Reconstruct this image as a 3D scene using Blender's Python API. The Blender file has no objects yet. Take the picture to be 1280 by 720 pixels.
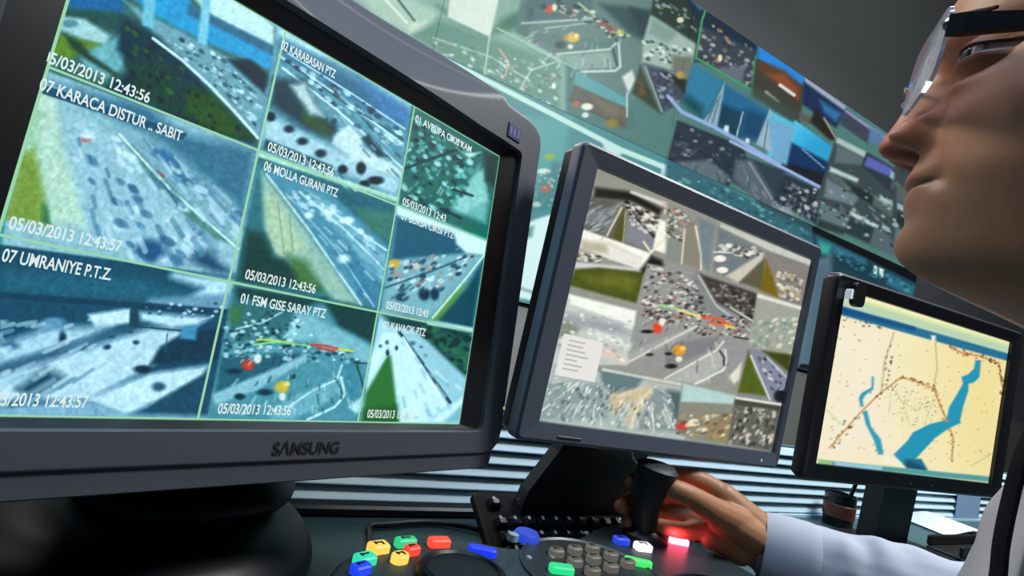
import bpy, bmesh, math, random
import numpy as np
from mathutils import Matrix, Vector

# ------------------------------------------------------------------ camera
FPX = 650.0
CAMZ = 1.0
_u = np.array([.2, .976, -.085]); _u /= np.linalg.norm(_u)
_f = np.array([0, 0, -1.]); _y = _f - (_f @ _u) * _u; _y /= np.linalg.norm(_y)
WC = np.array([np.cross(_y, _u), _y, _u])          # camera axes -> world axes
CAM = np.array([0, 0, CAMZ])
scene = bpy.context.scene
cd = bpy.data.cameras.new('camera'); cam = bpy.data.objects.new('camera', cd)
scene.collection.objects.link(cam)
cd.sensor_width = 36; cd.lens = 36 * FPX / 1280; cd.clip_start = .01
M = Matrix(WC.tolist()).to_4x4(); M.translation = CAM.tolist()
cam.matrix_world = M
scene.camera = cam
# ------------------------------------------------------------------ world, lamps, exposure
world = bpy.data.worlds.new('world'); scene.world = world; world.use_nodes = True
world.node_tree.nodes['Background'].inputs[0].default_value = (.30, .50, .72, 1)
world.node_tree.nodes['Background'].inputs[1].default_value = .032
def area(name, loc, target, sx, sy, power, col):
    l = bpy.data.lights.new(name, 'AREA'); l.shape = 'RECTANGLE'; l.size = sx; l.size_y = sy
    l.energy = power; l.color = col
    o = bpy.data.objects.new(name, l); scene.collection.objects.link(o); o.location = loc
    o.rotation_euler = (Vector(target) - Vector(loc)).to_track_quat('-Z', 'Y').to_euler()
    return o
area('ceiling_lamp_right', (1.75, .55, 3.3), (1.35, .95, .8), 1.2, .6, 125, (.95, .98, 1))
area('blue_fill_light', (-.35, .05, 3.4), (0, .6, .8), 1.2, .6, 44, (.42, .66, 1))  # added blue fill for the slats and the tube monitor's top
area('face_fill_light', (-1.3, 1.45, 2.9), (.1, .4, 1.0), 1.0, .5, 48, (1, .90, .80))  # added warm fill aimed at the man's face, no fixture there
area('rear_back_light', (1.3, 1.95, 3.4), (.6, .5, .9), 1.2, .5, 26, (.90, .96, 1))  # added back light to brighten the shirt front, unseen source
area('wall_fill_light', (3.0, .6, 4.6), (3.4, 3.8, 3.2), 2.4, .3, 42, (.96, 1, .96))  # added fill that lifts the dark upper back wall, unseen source
vs = scene.view_settings
vs.view_transform = 'Standard'; vs.look = 'None'; vs.exposure = 0; vs.gamma = 1; vs.use_curve_mapping = False

# ------------------------------------------------------------------ helpers
def ray(x, y): return WC @ np.array([(x - 640) / FPX, -(y - 360) / FPX, -1.])
def onz(x, y, z):                      # point of the level plane z (world) seen along that line
    r = ray(x, y); return CAM + r * ((z - CAMZ) / r[2])
def at(x, y, d): return CAM + ray(x, y) * d
def project(P):
    c = (np.atleast_2d(P) - CAM) @ WC
    return np.c_[640 + FPX * c[:, 0] / -c[:, 2], 360 - FPX * c[:, 1] / -c[:, 2]]
def lin(h):
    h = h.lstrip('#'); c = np.array([int(h[i:i + 2], 16) / 255 for i in (0, 2, 4)])
    return np.where(c <= .04045, c / 12.92, ((c + .055) / 1.055) ** 2.4)
def nrm(v): v = np.array(v, float); return v / np.linalg.norm(v)

class Frame:                           # a plane with axes: r right, u up, n toward the viewer
    def __init__(s, c, r, u):
        s.c = np.array(c, float); s.r = nrm(r); u = np.array(u, float); s.u = nrm(u - (u @ s.r) * s.r); s.n = np.cross(s.r, s.u)
    def __call__(s, a, b, n=0.): return s.c + a * s.r + b * s.u + n * s.n
    def arr(s, A): A = np.asarray(A, float); return s.c + A[:, :1] * s.r + A[:, 1:2] * s.u + A[:, 2:3] * s.n
    def loc(s, x, y, n=0.):
        d = ray(x, y); c = s.c + n * s.n; t = ((c - CAM) @ s.n) / (d @ s.n); p = CAM + d * t - s.c
        return p @ s.r, p @ s.u

# ------------------------------------------------------------------ materials
def mat(name, col, rough=.5, metal=0., spec=.5, bump=0., bscale=60., var=0., emit=None, estr=0., trans=0., coat=0., attr=False, sss=0.):
    m = bpy.data.materials.new(name); m.use_nodes = True
    nt = m.node_tree; b = nt.nodes['Principled BSDF']
    c = lin(col) if isinstance(col, str) else np.array(col)
    b.inputs['Base Color'].default_value = (*c, 1)
    b.inputs['Roughness'].default_value = rough; b.inputs['Metallic'].default_value = metal
    b.inputs['Specular IOR Level'].default_value = spec
    b.inputs['Transmission Weight'].default_value = trans
    b.inputs['Coat Weight'].default_value = coat
    if sss:
        b.inputs['Subsurface Weight'].default_value = sss
        b.inputs['Subsurface Radius'].default_value = (.008, .003, .0015); b.inputs['Subsurface Scale'].default_value = .6
    if emit is not None:
        b.inputs['Emission Color'].default_value = (*lin(emit), 1); b.inputs['Emission Strength'].default_value = estr
    tc = nt.nodes.new('ShaderNodeTexCoord'); nz = nt.nodes.new('ShaderNodeTexNoise')
    nz.inputs['Scale'].default_value = bscale; nz.inputs['Detail'].default_value = 4
    nt.links.new(tc.outputs['Object'], nz.inputs['Vector'])
    src = None
    if attr:
        at_ = nt.nodes.new('ShaderNodeAttribute'); at_.attribute_name = 'Col'; src = at_.outputs['Color']
        nt.links.new(src, b.inputs['Base Color'])
    if var:
        mx = nt.nodes.new('ShaderNodeMix'); mx.data_type = 'RGBA'; mx.blend_type = 'MULTIPLY'; mx.inputs[0].default_value = 1
        rp = nt.nodes.new('ShaderNodeMapRange'); rp.inputs[3].default_value = 1 - var; rp.inputs[4].default_value = 1 + var
        nt.links.new(nz.outputs['Fac'], rp.inputs[0])
        mx.inputs[6].default_value = (*c, 1)
        if src is not None: nt.links.new(src, mx.inputs[6])
        nt.links.new(rp.outputs[0], mx.inputs[7]); nt.links.new(mx.outputs[2], b.inputs['Base Color'])
    if bump:
        bp = nt.nodes.new('ShaderNodeBump'); bp.inputs['Strength'].default_value = bump; bp.inputs['Distance'].default_value = .002
        nt.links.new(nz.outputs['Fac'], bp.inputs['Height']); nt.links.new(bp.outputs[0], b.inputs['Normal'])
    return m
def picture_mat(name, strength=1.):
    m = bpy.data.materials.new(name); m.use_nodes = True; nt = m.node_tree; b = nt.nodes['Principled BSDF']
    b.inputs['Base Color'].default_value = (.012, .014, .016, 1); b.inputs['Roughness'].default_value = .45; b.inputs['Specular IOR Level'].default_value = .2
    a = nt.nodes.new('ShaderNodeAttribute'); a.attribute_name = 'Col'
    nt.links.new(a.outputs['Color'], b.inputs['Emission Color']); b.inputs['Emission Strength'].default_value = strength
    return m
def glow(name, col, s=1.): return mat(name, '#101010', .5, emit=col, estr=s)

# ------------------------------------------------------------------ objects
COL = scene.collection
def empty(name, loc, label, cat, group=None):
    o = bpy.data.objects.new(name, None); COL.objects.link(o); o.location = tuple(loc); o.empty_display_size = .05
    o['label'] = label; o['category'] = cat
    if group: o['group'] = group
    return o
def root_loc(p):
    L = np.zeros(3)
    while p is not None: L = L + np.array(p.location); p = p.parent
    return L
def link_mesh(name, me, material, parent=None, smooth=False):
    o = bpy.data.objects.new(name, me); COL.objects.link(o)
    if material is not None: me.materials.append(material)
    if parent is not None: o.parent = parent
    if smooth: me.polygons.foreach_set('use_smooth', [True] * len(me.polygons))
    return o
def obj(name, verts, faces, material, parent=None, smooth=False, cols=None, loc=None, label=None):
    """verts are world points; the mesh is stored relative to its parent (or to loc)"""
    V = np.asarray(verts, float); off = root_loc(parent)
    if loc is not None: off = np.asarray(loc, float)
    me = bpy.data.meshes.new(name); me.from_pydata((V - off).tolist(), [], [tuple(int(i) for i in f) for f in faces]); me.update()
    if cols is not None:
        a = me.color_attributes.new('Col', 'FLOAT_COLOR', 'POINT')
        a.data.foreach_set('color', np.c_[cols, np.ones(len(cols))].astype(np.float32).ravel())
    o = link_mesh(name, me, material, parent, smooth)
    if loc is not None: o.location = tuple(np.asarray(loc, float) - root_loc(parent))
    if label: o['label'] = label
    return o
def tag(o, label, cat, group=None):
    o['label'] = label; o['category'] = cat
    if group: o['group'] = group
    return o
def struct(o): o['kind'] = 'structure'; return o

class MB:
    def __init__(s): s.v = []; s.f = []
    def add(s, V, F):
        k = len(s.v); s.v += [tuple(map(float, p)) for p in V]; s.f += [tuple(i + k for i in f) for f in F]; return s
    def loft(s, loops, cap0=True, cap1=True, closed=True):
        n = len(loops[0]); V = np.concatenate([np.asarray(l, float) for l in loops]); F = []
        for i in range(len(loops) - 1):
            for j in range(n if closed else n - 1):
                k = (j + 1) % n; F.append((i * n + j, i * n + k, (i + 1) * n + k, (i + 1) * n + j))
        if cap0: F.append(tuple(range(n))[::-1])
        if cap1: F.append(tuple((len(loops) - 1) * n + j for j in range(n)))
        return s.add(V, F)
    def box(s, fr, x0, x1, y0, y1, n0, n1, bev=0.):
        if bev:
            e = bev
            L = [rrect(x0 + e, x1 - e, y0 + e, y1 - e, .2 * e, 2), rrect(x0, x1, y0, y1, e, 2), rrect(x0, x1, y0, y1, e, 2), rrect(x0 + e, x1 - e, y0 + e, y1 - e, .2 * e, 2)]
            return s.loft([[fr(a, b, n) for a, b in l] for l, n in zip(L, (n0, n0 + e, n1 - e, n1))])
        q = [(x0, y0), (x1, y0), (x1, y1), (x0, y1)]
        return s.loft([[fr(a, b, n0) for a, b in q], [fr(a, b, n1) for a, b in q]])
    def tube(s, pts, rad, n=8, caps=True):
        pts = np.asarray(pts, float); N = len(pts); rad = np.broadcast_to(rad, (N,)); L = []
        a = None
        for i in range(N):
            t = nrm(pts[min(i + 1, N - 1)] - pts[max(i - 1, 0)])
            if a is None: a = nrm(np.cross(t, [0, 0, 1.] if abs(t[2]) < .9 else [1., 0, 0]))
            a = nrm(a - (a @ t) * t); b = np.cross(t, a)
            L.append([pts[i] + rad[i] * (math.cos(h) * a + math.sin(h) * b) for h in np.linspace(0, 2 * math.pi, n, endpoint=False)])
        return s.loft(L, caps, caps)
    def lathe(s, c, prof, n=48, axis=(0, 0, 1)):
        ax = nrm(axis); a = nrm(np.cross(ax, [0, 1., .1])); b = np.cross(ax, a); c = np.asarray(c, float)
        L = [[c + ax * z + max(r, 1e-5) * (math.cos(h) * a + math.sin(h) * b) for h in np.linspace(0, 2 * math.pi, n, endpoint=False)] for r, z in prof]
        return s.loft(L)
    def build(s, name, m, parent=None, smooth=False, loc=None, label=None):
        o = obj(name, s.v, s.f, m, parent, smooth, loc=loc, label=label)
        bm = bmesh.new(); bm.from_mesh(o.data); bmesh.ops.recalc_face_normals(bm, faces=bm.faces); bm.to_mesh(o.data); bm.free()
        if smooth: o.data.set_sharp_from_angle(angle=math.radians(38))
        return o
def rrect(x0, x1, y0, y1, r, n=5):
    P = []
    for cx, cy, a in ((x1 - r, y0 + r, -90), (x1 - r, y1 - r, 0), (x0 + r, y1 - r, 90), (x0 + r, y0 + r, 180)):
        for k in range(n + 1):
            t = math.radians(a + 90 * k / n); P.append((cx + r * math.cos(t), cy + r * math.sin(t)))
    return P
def spline(pts, m=8):
    P = np.asarray(pts, float); P = np.vstack([2 * P[0] - P[1], P, 2 * P[-1] - P[-2]]); out = []
    for i in range(1, len(P) - 2):
        for t in np.linspace(0, 1, m, endpoint=False):
            a, b, c, d = P[i - 1:i + 3]
            out.append(.5 * (2 * b + (c - a) * t + (2 * a - 5 * b + 4 * c - d) * t * t + (3 * b - a - 3 * c + d) * t ** 3))
    out.append(P[-2]); return np.array(out)
def letters(name, s, fr, x, y, width, height, n, m, parent, shear=0., depth=.0002, fat=0.):
    c = bpy.data.curves.new(name, 'FONT'); c.body = s; c.size = 1; c.extrude = 0; c.shear = shear; c.offset = fat
    t = bpy.data.objects.new(name, c); COL.objects.link(t)
    dg = bpy.context.evaluated_depsgraph_get(); dg.update()
    me = t.evaluated_get(dg).to_mesh(); V = np.array([v.co[:] for v in me.vertices]); F = [tuple(p.vertices) for p in me.polygons]
    t.evaluated_get(dg).to_mesh_clear(); bpy.data.objects.remove(t)
    lo = V.min(0); sz = V.max(0) - lo
    A = np.c_[x + (V[:, 0] - lo[0]) / sz[0] * width, y + (V[:, 1] - lo[1]) / sz[1] * height, np.full(len(V), n)]
    return obj(name, fr.arr(A), F, m, parent)

# ------------------------------------------------------------------ screen pictures: flat print painted into the pixels of a screen
def pdist(Q, P):                        # signed distance to polygon, + inside
    d = np.full(len(Q), 1e9); ins = np.zeros(len(Q), bool); n = len(P)
    for i in range(n):
        a, b = P[i], P[(i + 1) % n]; e = b - a; w = Q - a
        t = np.clip((w @ e) / max(e @ e, 1e-9), 0, 1); d = np.minimum(d, np.hypot(*(w - t[:, None] * e).T))
        c = (a[1] <= Q[:, 1]) != (b[1] <= Q[:, 1])
        with np.errstate(divide='ignore', invalid='ignore'):
            ins ^= c & (Q[:, 0] < a[0] + (Q[:, 1] - a[1]) / (e[1] if e[1] else 1e-9) * e[0])
    return np.where(ins, d, -d)
def ldist(Q, P):
    d = np.full(len(Q), 1e9)
    for a, b in zip(P[:-1], P[1:]):
        e = b - a; w = Q - a; t = np.clip((w @ e) / max(e @ e, 1e-9), 0, 1); d = np.minimum(d, np.hypot(*(w - t[:, None] * e).T))
    return d
def vnoise(Q, sc, seed):
    p = Q / sc; i = np.floor(p).astype(np.int64); f = p - i; f = f * f * (3 - 2 * f)
    def h(x, y):
        v = (x * 374761393 + y * 668265263 + seed * 974711) & 0x7fffffff; v = ((v ^ (v >> 13)) * 1274126177) & 0x7fffffff
        return ((v ^ (v >> 16)) & 0xffff) / 65535.
    x, y = i[:, 0], i[:, 1]
    return (h(x, y) * (1 - f[:, 0]) + h(x + 1, y) * f[:, 0]) * (1 - f[:, 1]) + (h(x, y + 1) * (1 - f[:, 0]) + h(x + 1, y + 1) * f[:, 0]) * f[:, 1]
def srgb(h): return np.array([int(h[i:i + 2], 16) / 255 for i in (0, 2, 4)])
def compile_ops(txt):
    ops = []; o = np.zeros(2); s = 1.
    for ln in txt.strip().splitlines():
        t = ln.split()
        if not t or t[0] == '#': continue
        if t[0] == '@': o = np.array([float(t[1]), float(t[2])]); s = float(t[3]); continue
        xy = np.array([[float(k) for k in q.split(',')] for q in t if ',' in q])
        ar = [q for q in t[1:] if ',' not in q]
        if t[0] == 'E': ops.append(('E', srgb(ar[0]), float(ar[1]), xy[0] / s + o, xy[1] / s)); continue
        xy = xy / s + o if len(xy) else xy
        if t[0] == 'P': ops.append(('P', srgb(ar[0]), float(ar[1]), xy))
        elif t[0] == 'L': ops.append(('L', srgb(ar[0]), float(ar[1]), xy))
        elif t[0] == 'G': ops.append(('G', srgb(ar[0]), srgb(ar[1]), xy[0], xy[1], xy[2:]))
        elif t[0] == 'S':                      # traffic streaks that run to a far point
            rg = np.random.RandomState(int(ar[0])); n = int(ar[1]); w = float(ar[2]); ln_ = float(ar[3]); cs = [srgb(k) for k in ar[4].split('/')]
            vp, poly = xy[0], xy[1:]; lo, hi = poly.min(0), poly.max(0); c = rg.rand(n * 8, 2) * (hi - lo) + lo; c = c[pdist(c, poly) > 0][:n]
            far = max(np.hypot(*(poly - vp).T))
            for q in c:
                d = q - vp; r = np.hypot(*d) / far; L2 = ln_ * rg.uniform(.5, 1.4) * (.15 + r)
                ops.append(('S', cs[rg.randint(len(cs))], w * (.3 + r), poly, np.array([q, q + d / max(np.hypot(*d), 1e-6) * L2])))
        elif t[0] == 'N': ops.append(('N', int(ar[0]), float(ar[1]), float(ar[2]), xy))
        elif t[0] == 'C':
            rg = np.random.RandomState(int(ar[0])); n = int(ar[1]); sz = float(ar[2]); el = float(ar[3]); an = math.radians(float(ar[4]))
            cs = [srgb(k) for k in ar[5].split('/')]; lo, hi = xy.min(0), xy.max(0)
            c = rg.rand(n * 6, 2) * (hi - lo) + lo; c = c[pdist(c, xy) > 0][:n]
            for q in c:
                ops.append(('B', cs[rg.randint(len(cs))], q, sz * rg.uniform(.6, 1.3), el, an + rg.uniform(-.2, .2)))
    return ops
def paint(Q, ops, base, grade=None):
    C = np.tile(srgb(base), (len(Q), 1)); x0, y0 = Q.min(0) - 1; x1, y1 = Q.max(0) + 1
    def blend(idx, a, c): a = a[:, None]; C[idx] = C[idx] * (1 - a) + c * a
    for op in ops:
        k = op[0]
        if k in 'PLGS':
            P = op[-1]; w = op[2] + 1 if k in 'PLS' else 2
            lo, hi = P.min(0) - w, P.max(0) + w
            if hi[0] < x0 or lo[0] > x1 or hi[1] < y0 or lo[1] > y1: continue
            idx = np.where((Q[:, 0] > lo[0]) & (Q[:, 0] < hi[0]) & (Q[:, 1] > lo[1]) & (Q[:, 1] < hi[1]))[0]
            if not len(idx): continue
            if k == 'P': blend(idx, np.clip(.5 + pdist(Q[idx], P) / max(op[2], .8), 0, 1), op[1])
            elif k == 'L': blend(idx, np.clip((op[2] / 2 + .7 - ldist(Q[idx], P)) / 1.4, 0, 1), op[1])
            elif k == 'S': blend(idx, .52 * np.clip((op[2] / 2 + .8 - ldist(Q[idx], P)) / 1.8, 0, 1) * np.clip(.5 + pdist(Q[idx], op[3]) / 4, 0, 1), op[1])
            else:
                e = op[4] - op[3]; t = np.clip(((Q[idx] - op[3]) @ e) / (e @ e), 0, 1)[:, None]
                blend(idx, np.clip(.5 + pdist(Q[idx], P) / 1.5, 0, 1), op[1] * (1 - t) + op[2] * t)
        elif k == 'E':
            d = np.hypot(*((Q - op[3]) / op[4]).T); a = np.clip((1 - d) / max(op[2], .05) + .0, 0, 1); idx = np.where(a > 0)[0]; blend(idx, a[idx], op[1])
        elif k == 'B':
            c, s, el, an = op[2:]
            if c[0] < x0 - 9 or c[0] > x1 + 9 or c[1] < y0 - 9 or c[1] > y1 + 9: continue
            idx = np.where(np.abs(Q - c).max(1) < s * el * 1.5)[0]
            if not len(idx): continue
            w = Q[idx] - c; p = w[:, 0] * math.cos(an) + w[:, 1] * math.sin(an); q = -w[:, 0] * math.sin(an) + w[:, 1] * math.cos(an)
            blend(idx, np.clip((1.3 - np.hypot(p / (s * el), q / s)) * 1.3, 0, .72), op[1])
        elif k == 'N':
            a = .30 * op[3] * (vnoise(Q, op[2], op[1]) + .5 * vnoise(Q, op[2] * .45, op[1] + 7) - .75)
            if len(op[4]): a = a * np.clip(.5 + pdist(Q, op[4]) / 2, 0, 1)
            C[:] = np.clip(C * (1 + a[:, None]), 0, 1)
    if grade: C = ((C - .5) * grade[0] + .5 + grade[4]) * np.array(grade[1:4])
    C = np.clip(C, 0, 1)
    return np.where(C <= .04045, C / 12.92, ((C + .055) / 1.055) ** 2.4)
def picture(name, fr, a0, a1, b0, b1, n, ops, base, m, parent, step=1.7, grade=None, label=None):
    """a flat lit picture on the plane fr, as a fine grid that carries one colour per point"""
    c = project([fr(a0, b0), fr(a1, b0), fr(a1, b1), fr(a0, b1)])
    nx = int(np.clip(max(np.linalg.norm(c[1] - c[0]), np.linalg.norm(c[2] - c[3])) / step, 2, 260))
    ny = int(np.clip(max(np.linalg.norm(c[3] - c[0]), np.linalg.norm(c[2] - c[1])) / step, 2, 260))
    A, B = np.meshgrid(np.linspace(a0, a1, nx), np.linspace(b0, b1, ny))
    V = fr.arr(np.c_[A.ravel(), B.ravel(), np.full(A.size, n)])
    cols = paint(project(V), ops, base, grade)
    i = np.arange((nx - 1) * (ny - 1)); i = i // (nx - 1) * nx + i % (nx - 1)
    F = np.c_[i, i + 1, i + nx + 1, i + nx]
    me = bpy.data.meshes.new(name); off = root_loc(parent); V = V - off
    me.vertices.add(len(V)); me.vertices.foreach_set('co', V.astype(np.float32).ravel())
    me.loops.add(F.size); me.loops.foreach_set('vertex_index', F.astype(np.int32).ravel())
    me.polygons.add(len(F)); me.polygons.foreach_set('loop_start', np.arange(0, F.size, 4, dtype=np.int32))
    me.update(calc_edges=True)
    at_ = me.color_attributes.new('Col', 'FLOAT_COLOR', 'POINT')
    at_.data.foreach_set('color', np.c_[cols, np.ones(len(cols))].astype(np.float32).ravel())
    o = link_mesh(name, me, m, parent)
    if label: o['label'] = label
    return o
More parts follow.
